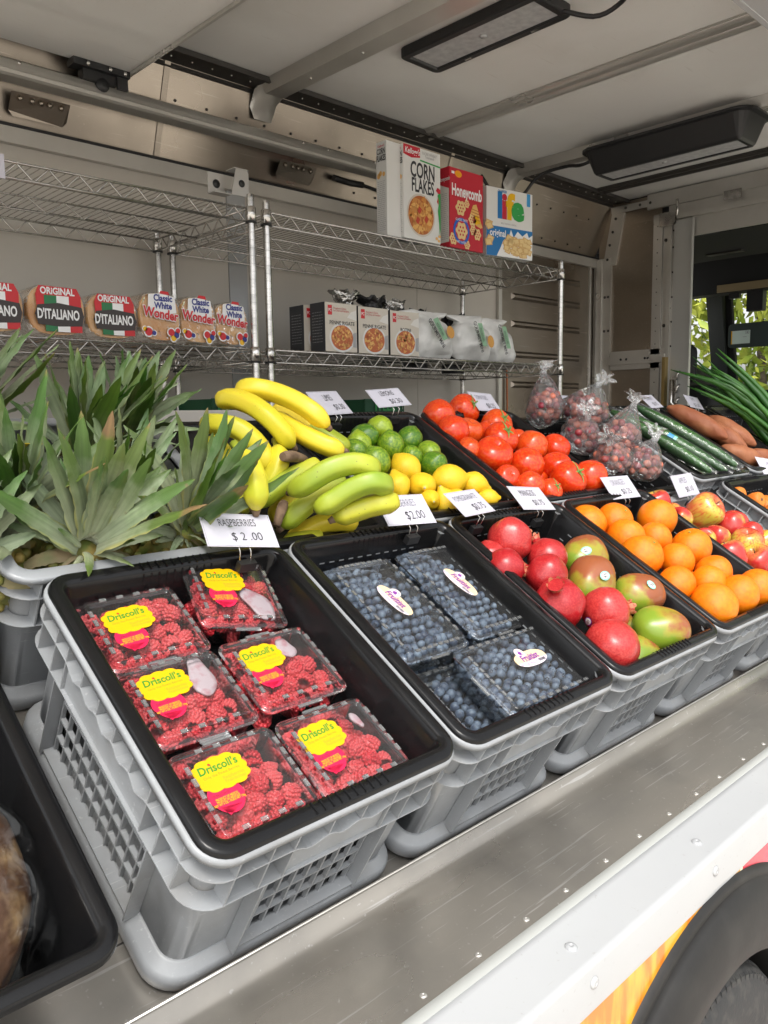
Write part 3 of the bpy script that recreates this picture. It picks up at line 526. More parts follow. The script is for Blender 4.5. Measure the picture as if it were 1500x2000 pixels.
# ================================================================ CRATES
def side_maps(w, l):
    # (length, map(u, d, z)) with u along the side and d the depth inward
    return [(w, lambda u, d, z: (u, d, z)), (l, lambda u, d, z: (w-d, u, z)), (w, lambda u, d, z: (w-u, l-d, z)), (l, lambda u, d, z: (d, l-u, z))]
def sbox(mb, mp, u0, u1, d0, d1, z0, z1):
    c = [mp(u, d, z) for z in (z0, z1) for d in (d0, d1) for u in (u0, u1)]
    mb.add([c[i] for i in (0, 1, 3, 2, 4, 5, 7, 6)], [(3,2,1,0),(4,5,6,7),(0,1,5,4),(1,2,6,5),(2,3,7,6),(3,0,4,7)])
_crates = {}
def crate_meshes(w, l, h):
    k = (round(w, 3), round(l, 3), round(h, 3))
    if k in _crates: return _crates[k]
    hb = min(.085, h*.36)                     # depth of the ribbed collar
    zb = -h+.036                              # top of the base flange
    SM = side_maps(w, l)
    # rim and collar
    rim = MB()
    rr = lambda d, z, n=6, r=.042: rrect(w, l, r, n, 0, 0, z, d)
    rim.loft([rr(.0225, -.010), rr(.0225, -.001), rr(.021, 0), rr(.0035, 0), rr(.001, -.001), rr(0, -.0035), rr(0, -.010), rr(.003, -.010), rr(.003, -.004), rr(.0225, -.004)], True, False, True)
    for zc, wav in ((-.036 if h > .2 else -.03, True), (-hb, False)):
        # ring plate; between the handle ribs the upper one ripples
        def ring(d, dz):
            out = []
            for L_, mp in SM:
                us = [.042+(L_-.084)*i/40 for i in range(41)]
                for u in us:
                    e = 0.0
                    if wav and .125 < u < L_-.125: e = -.006+.0045*math.cos((u-.125)/(L_-.25)*2*PI*max(3, round((L_-.25)/.042)))
                    out.append(mp(u, d, zc+dz+e))
                c0 = mp(L_-.042, .042, 0); ang0 = {0: -PI/2, 1: 0, 2: PI/2, 3: PI}[SM.index((L_, mp))]
                for j in range(1, 6):
                    a = ang0+PI/2*j/6; out.append((c0[0]+(.042-d)*math.cos(a), c0[1]+(.042-d)*math.sin(a), zc+dz))
            return out
        rim.loft([ring(.0005, -.0012), ring(0, 0), ring(.0005, .0012), ring(.0225, .0012), ring(.0225, -.0012), ring(.0005, -.0012)], True, False, False)
    for L_, mp in SM:
        us = [.044, .088, .122]; us = us+[L_-u for u in us]
        nm = max(1, round((L_-.25)/.045)); mid = [.122+(L_-.244)*i/nm for i in range(1, nm)]
        for u in us: sbox(rim, mp, u-.0012, u+.0012, .0006, .022, -hb, -.004)
        for u in mid: sbox(rim, mp, u-.0012, u+.0012, .0008, .022, -.036 if h > .2 else -.03, -.004)
        sbox(rim, mp, .124, L_-.124, .005, .0075, -hb, -.046)      # smooth handle band
    # body shell with window openings
    body = MB()
    def prow(d, z):
        out = []
        for L_, mp in SM:
            for u in (.05, .102, .106, L_/2, L_-.106, L_-.102, L_-.05): out.append(mp(u, d, z))
            c0 = mp(L_-.05, .05, 0); ang0 = {0: -PI/2, 1: 0, 2: PI/2, 3: PI}[SM.index((L_, mp))]
            for j in range(1, 7):
                a = ang0+PI/2*j/7; out.append((c0[0]+(.05-d)*math.cos(a), c0[1]+(.05-d)*math.sin(a), z))
        return out
    zt = -hb-.012; zw = zb-.004
    if h > .16: rows = [(.0225, -.004), (.0225, zt), (.0225, zw), (.0225, zb+.002), (.020, zb-.002), (.008, zb-.007), (.004, zb-.012), (.003, -h+.006), (.008, -h)]
    else: rows = [(.0225, -.004), (.0225, zt), (.0225, -h+.01), (.012, -h+.006), (.012, -h)]
    R_ = [prow(*r) for r in rows]; n = len(R_[0]); vs = [p for r in R_ for p in r]; fs = []
    for k_ in range(len(rows)-1):
        for i in range(n):
            j = (i+1) % n; q = i % 13
            if h > .16 and k_ == 1 and q in (2, 3): continue          # window
            fs.append((k_*n+i, k_*n+j, (k_+1)*n+j, (k_+1)*n+i))
    body.add(vs, fs, True)
    body.add([(.03, .03, -h+.004), (w-.03, .03, -h+.004), (w-.03, l-.03, -h+.004), (.03, l-.03, -h+.004)], [(0, 1, 2, 3)])
    if h > .16:
        for L_, mp in SM:
            for u in (.1005, L_-.1005): sbox(body, mp, u-.0013, u+.0013, .002, .022, zb-.004, -hb)       # column edges
            for u in (.030,): pass
            sbox(body, mp, .102, L_-.102, .006, .0215, zb-.001, zb+.0015)
    pan = []
    if h > .16:
        for L_, mp in SM[:]:
            g_ = MB(); u0, u1 = .106, L_-.106; nc = max(5, round((u1-u0)/.0235)); nr = 4
            for i in range(nc+1):
                u = u0+(u1-u0)*i/nc; sbox(g_, mp, u-.0016, u+.0016, .0195, .0255, zw, zt)
            for i in range(nr+1):
                z = zw+(zt-zw)*i/nr; sbox(g_, mp, u0, u1, .019, .0260, z-.0016, z+.0016)
            pan.append(g_.mesh('lattice_panel', M['crate']))
    _crates[k] = (rim.mesh('rim', M['crate']), body.mesh('body', M['crate']), pan)
    return _crates[k]
def crate(a, b, c, w, l, h, label, group=None, mat=None):
    t = thing('stacking_crate', label, 'crate', CF @ Matrix.Translation((a, b, c)), group)
    r_, bd, pan = crate_meshes(w, l, h)
    ob('rim', r_, t); ob('body', bd, t)
    for p in pan: ob('lattice_panel', p, t)
    return t
_trays = {}
def tray(a, b, c, w, l, depth, label, group=None, ridges=(1, 1), slots=True):
    k = (round(w, 3), round(l, 3), round(depth, 3), ridges, slots)
    if k not in _trays:
        t = MB(); rr = lambda d, z, r=.040: rrect(w, l, r, 7, 0, 0, z, d)
        ro = [(-.0005, -.006), (0, 0), (.0015, .0045), (.005, .0062), (.0145, .0066), (.0195, .0050), (.0225, .0), (.0245, -.006), (.033, -.03), (.048, -depth+.02), (.052, -depth+.008), (.062, -depth)]
        t.loft([rr(d+.004, z) for d, z in ro], True, False, True)
        t.sheet([(p[0], p[1]) for p in rrect(w, l, .04, 7, 0, 0, 0, .066)], -depth)
        rg = MB()
        for side, on in enumerate(ridges):
            if not on: continue
            y0 = .0065 if side == 0 else l-.0065-.0185
            for i in range(10):
                u = w/2-.0555+.0123*i
                rg.loft([[(u+.0012*s_, y0+yy, z_) for s_, z_ in ((-1, .0062), (-.6, .0082), (.6, .0082), (1, .0062))] for yy in (0.001, .0165)], False, True, False)
                rg.loft([[(u-.0012, (.0258 if side == 0 else l-.0258), .001), (u+.0012, (.0258 if side == 0 else l-.0258), .001), (u+.0012, (.0270 if side == 0 else l-.0270), .001), (u-.0012, (.0270 if side == 0 else l-.0270), .001)],
                         [(u-.0012, (.0330 if side == 0 else l-.0330), -.022), (u+.0012, (.0330 if side == 0 else l-.0330), -.022), (u+.0012, (.0342 if side == 0 else l-.0342), -.022), (u-.0012, (.0342 if side == 0 else l-.0342), -.022)]], True, True, False)
        sl_ = MB()
        for rI in range(4):
            z = -.030-.018*rI
            if z < -depth+.018: break
            d = .0370+(.0480+.004-.0370)*((-z-.03)/(depth-.05)) - .0006
            for i in range(int((l-.14)/.022)):
                y = .07+.022*i+.011*(rI % 2)
                sl_.add([(w-d-.0009, y, z-.0012), (w-d-.0009, y+.011, z-.0012), (w-d-.0005, y+.011, z+.0012), (w-d-.0005, y, z+.0012)], [(0, 1, 2, 3)])
                sl_.add([(d+.0009, y, z-.0012), (d+.0009, y+.011, z-.0012), (d+.0005, y+.011, z+.0012), (d+.0005, y, z+.0012)], [(0, 1, 2, 3)])
            for i in range(int((w-.14)/.022)):
                x = .07+.022*i+.011*(rI % 2)
                sl_.add([(x, l-d-.0009, z-.0012), (x+.011, l-d-.0009, z-.0012), (x+.011, l-d-.0005, z+.0012), (x, l-d-.0005, z+.0012)], [(0, 1, 2, 3)])
        _trays[k] = (t.mesh('tray_shell', M['tray']), rg.mesh('rim_ridge', M['tray']) if rg.v else None, sl_.mesh('vent_slot', M['slot']) if slots and sl_.v else None)
    s_, rg_, sl2 = _trays[k]
    o = thing('display_tray', label, 'tray', CF @ Matrix.Translation((a, b, c)), group)
    ob('tray_shell', s_, o)
    if rg_: ob('rim_ridge', rg_, o, kind='stuff')
    if sl2: ob('vent_slot', sl2, o, kind='stuff')
    return o
LF, HF = .474, .262
GF = 'grey crates of the front row'; GB = 'grey crates of the back row'
P_ = .4
crate(0, 0, 0, .396, LF, HF, 'grey crate holding the tray of raspberries, nearest to the viewer', GF)
crate(.4, 0, 0, .396, LF, HF, 'grey crate under the tray of blueberry boxes', GF)
crate(.8, 0, 0, .396, LF, HF, 'grey crate under the tray of pomegranates and mangoes', GF)
crate(1.2, 0, 0, .396, LF, HF, 'grey crate under the tray of oranges', GF)
crate(1.6, 0, -.045, .396, LF, .207, 'lower grey crate filled with apples', GF)
crate(2.04, -.005, 0, .396, .46, HF, 'grey crate at the right edge under the tray of carrots', GF)
crate(-.03, .477, -.005, .396, .42, HF, 'grey crate crammed with pineapple crowns', GB)
crate(.375, .484, -.03, .32, .42, .222, 'grey crate hidden under the banana pile', GB)
crate(.70, .477, -.005, .396, .42, HF, 'grey crate under the tray of limes and lemons', GB)
crate(1.10, .477, -.005, .396, .42, HF, 'grey crate under the tray of tomatoes', GB)
crate(1.505, .484, -.04, .396, .42, .212, 'grey crate under the bagged red grapes', GB)
crate(1.945, .47, 0, .396, .44, HF, 'grey crate under the wrapped cucumbers, its ribbed side showing', GB)
crate(2.36, .47, 0, .396, .44, HF, 'grey crate under the sweet potatoes', GB)
crate(2.77, .47, 0, .396, .44, HF, 'grey crate under the green onions', GB)
crate(-.44, .52, -.03, .396, .40, .222, 'grey crate at the far left beside the pineapples', GB)
tray(0.001, 0, 0.001, .396, LF, .085, 'black tray holding six boxes of raspberries', None, (1, 1), False)
tray(.4, 0, .001, .4, LF, .125, 'black tray holding blueberry boxes')
tray(.8, 0, .001, .4, LF, .11, 'black tray holding pomegranates and mangoes')
tray(1.2, 0, .001, .4, LF, .10, 'black tray heaped with oranges')
tray(2.04, -.005, .001, .4, .46, .10, 'black tray with carrots at the right edge')
tray(.375, .484, -.025, .32, .42, .08, 'black tray hidden beneath the bananas', None, (0, 0), False)
tray(.70, .477, -.004, .4, .42, .11, 'black tray shared by limes and lemons')
tray(1.10, .477, -.004, .4, .42, .11, 'black tray heaped with tomatoes')
tray(1.505, .484, -.038, .4, .42, .10, 'black tray under the bagged grapes', None, (1, 1))
tray(1.945, .47, .001, .4, .44, .07, 'black tray under three wrapped cucumbers')
tray(2.36, .47, .001, .4, .44, .08, 'black tray holding sweet potatoes')
tray(2.77, .47, .001, .4, .44, .08, 'black tray holding green onions')
tray(-.452, .006, -.1, .40, .52, .12, 'large black tray at the lower left holding a bagged crusty loaf', None, (0, 0), False)

# ================================================================ CLAMSHELL BOXES
def shell_meshes(w, l, dz, lid, nrib):
    """w x l at the flange, body depth dz below it, lid rising above it"""
    lo = MB(); rr = lambda d, z, r=.016: rrect(w, l, r, 5, -w/2, -l/2, z, d)
    lo.loft([rr(.016, -dz), rr(.012, -dz+.003), rr(.006, -.004), rr(.005, -.0015), rr(.0005, -.0015), rr(0, 0)], True, False, True)
    lo.sheet([(p[0], p[1]) for p in rr(.016, 0)], -dz)
    up = MB()
    up.loft([rr(0, .0004), rr(.0005, .0018), rr(.005, .0018), rr(.0075, .0045), rr(.0095, lid-.001), rr(.0105, lid), rr(.0150, lid), rr(.0160, lid-.001), rr(.0170, lid-.0042), rr(.0185, lid-.0046)], True, False, True)
    up.sheet([(p[0], p[1]) for p in rr(.0185, 0)], lid-.0046)
    rb = MB()         # ribs around the lid edge and the vent notches
    vt = MB()
    def edge(n_, f_):
        for i in range(n_):
            rb_t = (i+.5)/n_
            f_(rb_t)
    def r1(t): 
        for s_ in (-1, 1):
            x = (t-.5)*(w-.05); y = s_*(l/2-.0125)
            rb.box(x-.0045, x+.0045, y-.0028, y+.0028, lid-.0002, lid+.0011)
            vt.box(x-.0022, x+.0022, s_*(l/2-.0098)-.0006, s_*(l/2-.0098)+.0012, lid-.0055, lid-.001)
    def r2(t):
        for s_ in (-1, 1):
            y = (t-.5)*(l-.05); x = s_*(w/2-.0125)
            rb.box(x-.0028, x+.0028, y-.0055, y+.0055, lid-.0002, lid+.0011)
            vt.box(s_*(w/2-.0098)-.0012, s_*(w/2-.0098)+.0006, y-.0022, y+.0022, lid-.0055, lid-.001)
    edge(max(4, nrib), r1); edge(nrib+1, r2)
    # hinge and latch tabs
    rb.box(-.02, .02, l/2-.001, l/2+.004, -.001, .0015); rb.box(-.02, .02, -l/2-.004, -l/2+.001, -.001, .0015)
    return lo.mesh('box_base', M['clear']), up.mesh('lid', M['clear']), rb.mesh('lid_rib', M['clearrib']), vt.mesh('vent_notch', M['raspcore'] if dz > .03 and w < .15 else M['black'])
SR = shell_meshes(.148, .136, .050, .012, 4)
SB = shell_meshes(.155, .236, .042, .013, 8)
def scallop(cx, cy, rx, ry, n_, amp, ph=0.0, seg=8, sq=3.2):
    out = []
    for i in range(n_*seg):
        a = 2*PI*i/(n_*seg); c_, s_ = math.cos(a), math.sin(a)
        k = 1/((abs(c_)**sq+abs(s_)**sq)**(1/sq)); k *= 1+amp*(abs(math.cos(n_*a/2+ph))-.5)
        out.append((cx+rx*k*c_, cy+ry*k*s_))
    return out
def berry_label(parent, Mx):
    h = .0004
    b = MB(); b.poly([(-.021+.0225*math.cos(a)*(1 if math.sin(a) > -.3 else .93), -.022+.021*math.sin(a)*(1.15 if math.sin(a) < 0 else 1)) for a in [2*PI*k/36 for k in range(36)]], h, h+.0003)
    b.poly([(-.036, -.034), (-.010, -.038), (-.030, -.047)], h, h+.0003)
    l0 = ob('pink_sticker', b.mesh('s', M['pinkred']), parent, Mx)
    b = MB(); b.poly(scallop(-.010, .008, .034, .0225, 12, .09), h*2, h*2+.0003); l1 = ob('yellow_label', b.mesh('l', M['yellow']), parent, Mx)
    T = lambda x, y, z=.0012: Matrix.Translation((x, y, z))
    text("Driscoll's", .0155, 'logogreen', l1, T(-.010, .0165), .92, .034, 'brand_lettering', shear=.15)
    b = MB(); b.lathe([(.0001, .0002), (.0016, .0001), (.0017, 0)], 10, T(-.0185, .0222, .0013)); ob('red_dot', b.mesh('d', M['red']), l1)
    text('Only the Finest Berries', .0052, 'logogreen', l1, T(-.010, .0065), 1, 0, 'motto_lettering')
    text('Raspberries\nFramboises', .0062, 'orangeprint', l1, T(.002, -.0035), 1, .01, 'berry_lettering')
    text('PRODUCT OF MEXICO\nPRODUIT DU MEXIQUE\nNET WT 6 OZ - POIDS NET 170g', .0040, 'orangeprint', l0, T(-.0215, -.0275, .001), .72, .05, 'origin_lettering')
    text('Driscoll\'s Inc. Watsonville\nCA 95077 driscolls.com', .0022, 'ink', l0, T(-.026, -.0185, .001), 1, 0, 'small_print')
def rasp_mesh(seed):
    rs = random.Random(seed); b = MB()
    # drupelets wound round a cone-like dome
    L_, r0 = .0125, .0098
    for ring in range(6):
        t = ring/5; z = -.002+L_*1.15*t; rr = r0*math.sqrt(max(1-(t*.96)**2.4, .02)); n_ = max(1, int(2*PI*rr/.0046))
        for k in range(n_):
            a = 2*PI*(k+.5*(ring % 2))/n_+rs.uniform(-.08, .08)
            p = (rr*math.cos(a), rr*math.sin(a), z+rs.uniform(-.0004, .0004)); s_ = .00245*rs.uniform(.88, 1.1)
            b.ball(p, s_, 7, 5)
    b.lathe([(r0*1.03, -.003), (r0*1.02, L_*.3), (r0*.8, L_*.75), (r0*.4, L_*1.05), (.0002, L_*1.12)], 12)
    b.m = 1; b.lathe([(r0*.98, -.0035), (r0*.62, -.003), (r0*.5, .002), (.0002, .008)], 12)
    return b.mesh('raspberry', [M['rasp'], M['raspcore']])
RM = [rasp_mesh(i) for i in range(5)]
def punnet(a, b, c, rz, rx, ry, where, lab, sheet=None, skip=None, seed=0, nlayer=2):
    Mx = CF @ TM((a, b, c), rx, ry, rz)
    t = thing('raspberry_box', 'clear clamshell of raspberries, '+where, 'fruit box', Mx, 'clamshells of raspberries')
    for nm, me in zip(('box_base', 'lid', 'lid_rib', 'vent_notch'), SR):
        ob(nm, me, t, kind='stuff' if nm in ('lid_rib', 'vent_notch') else None)
    berry_label(t, Matrix.Translation((lab[0], lab[1], .0080)) @ Matrix.Rotation(lab[2], 4, 'Z'))
    rs = random.Random(seed); cnt = 0
    for layer in range(nlayer):
        n_ = 5
        for i in range(n_):
            for j in range(5):
                if layer == 0 and (i+j) % 2: continue
                x = (i-(n_-1)/2)*.0255+rs.uniform(-.003, .003)+(.004 if j % 2 else -.004); y = (j-2)*.0235+rs.uniform(-.003, .003); z = -.034+.0165*layer+rs.uniform(-.002, .003)
                if layer: z = -.014+rs.uniform(-.003, .003)
                if skip and skip(x, y) and layer: z -= .018
                if abs(x) > .062 or abs(y) > .055: continue
                e = Euler((rs.uniform(-1.9, 1.9), rs.uniform(-1.9, 1.9), rs.uniform(0, 6))); s_ = rs.uniform(1.02, 1.28)
                m_ = Mx @ Matrix.Translation((x, y, z)) @ e.to_matrix().to_4x4() @ Matrix.Diagonal((s_, s_, s_*rs.uniform(.95, 1.15), 1)) @ Matrix.Translation((0, 0, -.005))
                tag(ob('raspberry', RM[rs.randrange(5)], None, m_), 'red raspberry inside the clamshell '+where, 'raspberry', 'raspberries in the clamshell '+where); cnt += 1
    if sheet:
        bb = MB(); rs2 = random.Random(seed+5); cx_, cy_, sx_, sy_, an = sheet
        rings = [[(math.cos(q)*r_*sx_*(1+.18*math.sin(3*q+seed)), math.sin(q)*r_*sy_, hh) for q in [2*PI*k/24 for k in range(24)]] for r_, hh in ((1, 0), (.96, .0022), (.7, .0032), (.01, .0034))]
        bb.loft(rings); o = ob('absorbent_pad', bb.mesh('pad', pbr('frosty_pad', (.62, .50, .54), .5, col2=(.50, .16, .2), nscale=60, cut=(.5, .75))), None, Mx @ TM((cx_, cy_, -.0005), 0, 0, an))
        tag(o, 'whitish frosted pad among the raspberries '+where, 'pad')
    return t
sw = lambda x, y: y > .02 and x > -.02
punnet(.1150, .374, -.030, R(0), R(2), R(-2), 'back left of the tray', (-.006, .008, R(4)), None, None, 1)
punnet(.2730, .400, -.024, R(-9), R(7), R(6), 'back right, tilted against the tray wall', (-.004, .014, R(3)), (.035, -.02, .02, .036, .5), None, 2)
punnet(.1130, .2415, -.031, 0, 0, 0, 'middle left of the tray', (-.012, .016, R(3)), (.034, .028, .017, .036, -.15), sw, 3)
punnet(.2665, .2455, -.031, 0, 0, 0, 'middle right of the tray', (-.016, .014, R(4)), (.026, .034, .014, .020, .1), sw, 4)
punnet(.1140, .0970, -.031, 0, 0, 0, 'front left of the tray', (-.014, .014, R(2)), None, sw, 5)
punnet(.2650, .0945, -.031, 0, 0, 0, 'front right of the tray', (-.016, .014, R(4)), (.046, .032, .006, .014, .2), sw, 6)

bbm = MB(); bbm.ball((0, 0, 0), .0084, 14, 10, sc=(1, 1, .88))
bbm.m = 1
for k in range(5):
    a = 2*PI*k/5; bbm.loft([[(.0024*math.cos(a-.45), .0024*math.sin(a-.45), .0069), (.0024*math.cos(a+.45), .0024*math.sin(a+.45), .0069)], [(.0036*math.cos(a-.3), .0036*math.sin(a-.3), .0082), (.0036*math.cos(a+.3), .0036*math.sin(a+.3), .0082)]], False, False, False)
bbm.lathe([(.0026, .0074), (.001, .0070), (.0001, .0072)], 8)
BM = bbm.mesh('blueberry', [M['blue'], M['bluecrown']])
def blue_label(parent, Mx):
    b = MB(); out = []
    for i in range(64):
        a = 2*PI*i/64; c_, s_ = math.cos(a), math.sin(a); r_ = 1/((abs(c_)**2.4+abs(s_)**2.4)**(1/2.4))
        y = .0165*r_*s_; 
        out.append((.040*r_*c_, y-(.0 if s_ > 0 else 0)))
    b.poly(out, .0003, .0006); l = ob('cream_label', b.mesh('l', M['cream']), parent, Mx)
    b = MB(); b.poly([(-.014+.0105*math.cos(2*PI*k/24), .0160+.0100*math.sin(2*PI*k/24)) for k in range(24)], .0006, .0009); b.poly([(-.024, .008), (-.004, .008), (-.008, .016), (-.020, .016)], .00061, .00088); ob('label_badge', b.mesh('l', cm('badge', (.80, .70, .68))), l)
    b = MB(); b.poly([(-.014+.0042*math.cos(2*PI*k/20), .0150+.0038*math.sin(2*PI*k/20)) for k in range(20)], .001, .0012)
    for q in (-.5, 0, .5): b.poly([(-.014+q*.008-.0009, .0192), (-.014+q*.008+.0009, .0192), (-.014+q*.010, .0235)], .001, .0012)
    ob('berry_emblem', b.mesh('l', M['purple']), l)
    b = MB(); b.poly([(x, y) for x, y in out if y < -.004] , .0007, .0009); ob('label_foot', b.mesh('l', cm('lilac', (.78, .70, .80))), l)
    T = lambda x, y, z=.0012: Matrix.Translation((x, y, z))
    text('Fruitist', .0185, 'purple', l, T(-.001, .0025), .85, .025, 'brand_lettering', shear=.08)
    text('THE', .0042, 'purple', l, T(-.012, .0108), 1.2, 0, 'small_lettering'); text('BLUEBERRIES - BLEUETS', .0026, 'purple', l, T(-.004, -.0045), 1, 0, 'small_lettering')
    text('PRODUCT OF PERU / PRODUIT DU PEROU\nNET WT 9.8 OZ (278g)', .0030, 'purple', l, T(-.012, -.0105), .8, 0, 'small_lettering')
    b = MB(); rs = random.Random(3); x = .012
    while x < .030: wv = rs.choice((.0003, .0005, .0008)); b.sheet([(x, -.012), (x+wv, -.012), (x+wv, -.006), (x, -.006)], .0012); x += wv+rs.choice((.0004, .0007))
    ob('barcode', b.mesh('l', M['ink']), l)
def blue_box(a, b, c, w2, l2, rz, rx, where, lab, seed, label_on=True, individual=True, cover=None):
    Mx = CF @ TM((a, b, c), rx, 0, rz)
    t = thing('blueberry_box', 'clear clamshell of blueberries, '+where, 'fruit box', Mx, 'clamshells of blueberries')
    for nm, me in zip(('box_base', 'lid', 'lid_rib', 'vent_notch'), SB):
        if nm != 'vent_notch': ob(nm, me, t, kind='stuff' if nm == 'lid_rib' else None)
    if label_on: blue_label(t, Matrix.Translation((lab[0], lab[1], .0088)) @ Matrix.Rotation(lab[2], 4, 'Z'))
    rs = random.Random(seed); st = MB()
    for layer in (0, 1):
        for i in range(8):
            for j in range(13):
                if layer == 0 and (i+j) % 2: continue
                x = (i-3.5)*.0168+rs.uniform(-.0025, .0025)+(.004 if j % 2 else -.004); y = (j-6)*.0162+rs.uniform(-.002, .002); z = -.0265+.0175*layer+rs.uniform(-.003, .003)
                if layer and y > .07: z -= .010
                if abs(x) > .0655 or abs(y) > .104: continue
                e = Euler((rs.uniform(-1.5, 1.5), rs.uniform(-1.5, 1.5), rs.uniform(0, 6))); s_ = rs.uniform(.82, 1.14)
                lm_ = Matrix.Translation((x, y, z)) @ e.to_matrix().to_4x4() @ Matrix.Scale(s_, 4)
                if individual and layer: tag(ob('blueberry', BM, None, Mx @ lm_), 'dusty blue blueberry inside the clamshell '+where, 'blueberry', 'blueberries in the clamshell '+where)
                else: st.ball(lm_.translation, .0084*s_, 10, 7)
    tag(ob('blueberry_layer', st.mesh('b', M['blue']), None, Mx), 'lower layer of blueberries filling the clamshell '+where, 'blueberries', None, 'stuff')
    return t
blue_box(.5400, .305, -.034, 0, 0, 0, 0, 'back left of the blueberry tray', (.004, .010, R(-84)), 11)
blue_box(.7150, .309, -.034, 0, 0, 0, 0, 'back right of the blueberry tray', (.004, .012, R(-84)), 12)
blue_box(.6790, .1080, -.034, 0, 0, R(90), 0, 'lying crossways at the front of the blueberry tray', (.012, -.020, R(-90)), 13)
blue_box(.5300, .300, -.094, 0, 0, 0, 0, 'under the back left blueberry box', (0, 0, 0), 14, False, False)
blue_box(.6200, .125, -.090, 0, 0, R(90), 0, 'under the crossways blueberry box, open at the front left corner', (0, 0, 0), 15, False, False)
blue_box(.7150, .300, -.094, 0, 0, 0, 0, 'under the back right blueberry box', (0, 0, 0), 16, False, False)
# ================================================================ LOOSE FRUIT AND VEGETABLES
def fruit_at(a, b, c, e=(0, 0, 0), s=1.0): return CF @ TM((a, b, c), *e) @ Matrix.Scale(s, 4)
def lumpy(prof, n=28, amp=0.0, fr=3.0, seed=0, lobes=0, lamp=0.0, bend=0.0):
    b = MB(); rings = []
    for r, z in prof:
        ring = []
        for k in range(n):
            a = 2*PI*k/n; q = 1+lamp*math.cos(lobes*a) if lobes else 1.0
            p = Vector((r*q*math.cos(a), r*q*math.sin(a), z))
            if amp: p *= 1+amp*noise.noise(p.normalized()*fr+Vector((seed*3.1, 0, 0)))
            if bend: p.x += bend*(z*z)
            ring.append(p)
        rings.append(ring)
    b.loft(rings); return b
def sph(n=16, e=1.0, z0=1.0): return [(max(math.sin(PI*i/n), .004)**e, -math.cos(PI*i/n)*z0) for i in range(n+1)]
# --- unit meshes (radius 1 = fruit radius)
lime_m = []
for i in range(3):
    p = sph(18); p = [(r, z*(1.06 if z < 0 else 1.12)) for r, z in p]; p[-1] = (.05, 1.24); p[-2] = (.17, 1.17)
    b = lumpy(p, 28, .05, 1.6, i); b.m = 1; b.lathe([(.085, -1.075), (.07, -1.10), (.0, -1.09)], 10); lime_m.append(b.mesh('lime', [M['lime'], M['stemcream']]))
lemon_m = []
for i in range(3):
    p = [(.01, -1.22), (.10, -1.215), (.20, -1.16), (.36, -1.04), (.60, -.84), (.83, -.55), (.98, -.15), (1.0, .15), (.88, .52), (.66, .84), (.44, 1.05), (.28, 1.20), (.22, 1.32), (.15, 1.40), (.06, 1.42), (.01, 1.415)]
    b = lumpy(p, 28, .07, 1.8, i+5); b.m = 1; b.lathe([(.10, 1.41), (.08, 1.44), (.0, 1.43)], 10); lemon_m.append(b.mesh('lemon', [M['lemon'], M['stemcream']]))
orange_m = []
for i in range(3):
    p = sph(22, 1.0, .95); p[0] = (.004, -.86); p[1] = (.10, -.895); 
    b = lumpy(p, 36, .035, 1.4, i); b.m = 1; b.loft([[((.075 if k % 2 else .05)*math.cos(2*PI*k/12), (.075 if k % 2 else .05)*math.sin(2*PI*k/12), z) for k in range(12)] for z in (-.90, -.875)]); orange_m.append(b.mesh('orange', [M['orange'], M['greenstem']]))
def tomato_mesh(seed):
    p = [(.01, -.94), (.3, -.92), (.62, -.78), (.88, -.45), (1.0, 0.0), (.98, .32), (.86, .60), (.64, .78), (.40, .835), (.22, .82), (.10, .76), (.01, .70)]
    q = []; 
    for k in range(len(p)-1): q += [p[k], ((p[k][0]+p[k+1][0])/2*1.005, (p[k][1]+p[k+1][1])/2*1.005)]
    q.append(p[-1]); b = lumpy(q, 36, .035, 1.3, seed, 5, .007); return b.mesh('tomato', M['tomato'])
tomato_m = [tomato_mesh(i) for i in range(4)]
def calyx_mesh():
    b = MB()
    for k in range(5):
        a = 2*PI*k/5+.3; L_ = .55+.15*(k % 2); u = Vector((math.cos(a), math.sin(a), 0)); w_ = Vector((-u.y, u.x, 0)); R_ = []
        for t in (0, .25, .5, .75, 1): 
            z = .77+.10*math.sin(t*PI)-.06*t+(.12 if k % 2 else 0)*t*t; ww = .085*(1-t)**.8+.006
            c0 = u*(L_*t)+Vector((0, 0, z)); R_.append([c0-w_*ww, c0+Vector((0, 0, .03)), c0+w_*ww])
        b.loft(R_, False, False, True)
    b.tube([(0, 0, .72), (.02, .01, .90), (.06, .03, 1.08)], [.06, .045, .055], 8); return b.mesh('calyx', M['greenstem'])
cal_m = calyx_mesh()
pom_m = []
for i in range(3):
    p = sph(20, 1.0, .92); p = [(r, z) for r, z in p if z < .86]+[(.30, .90), (.235, .98), (.225, 1.08), (.25, 1.20), (.29, 1.28)]
    b = lumpy(p, 32, .07, 1.7, i, 6, .018); pom_m.append(b.mesh('pomegranate', M['pom']))
b = MB()
for k in range(6):
    a = 2*PI*k/6; b.loft([[(r_*math.cos(a+da), r_*math.sin(a+da), z) for da in (-.42, -.2, 0, .2, .42)] for r_, z in ((.235, 1.10), (.28, 1.26))]+[[(.33*math.cos(a+da), .33*math.sin(a+da), 1.38) for da in (-.18, -.08, 0, .08, .18)]], False, False, True)
b.lathe([(.22, 1.12), (.18, 1.06), (.05, 1.04), (.001, 1.05)], 12)
for k in range(22): q = random.Random(k); b.tube([(q.uniform(-.13, .13), q.uniform(-.13, .13), 1.05), (q.uniform(-.16, .16), q.uniform(-.16, .16), 1.2)], .012, 4)
pomc_m = b.mesh('crown', M['calyx'])
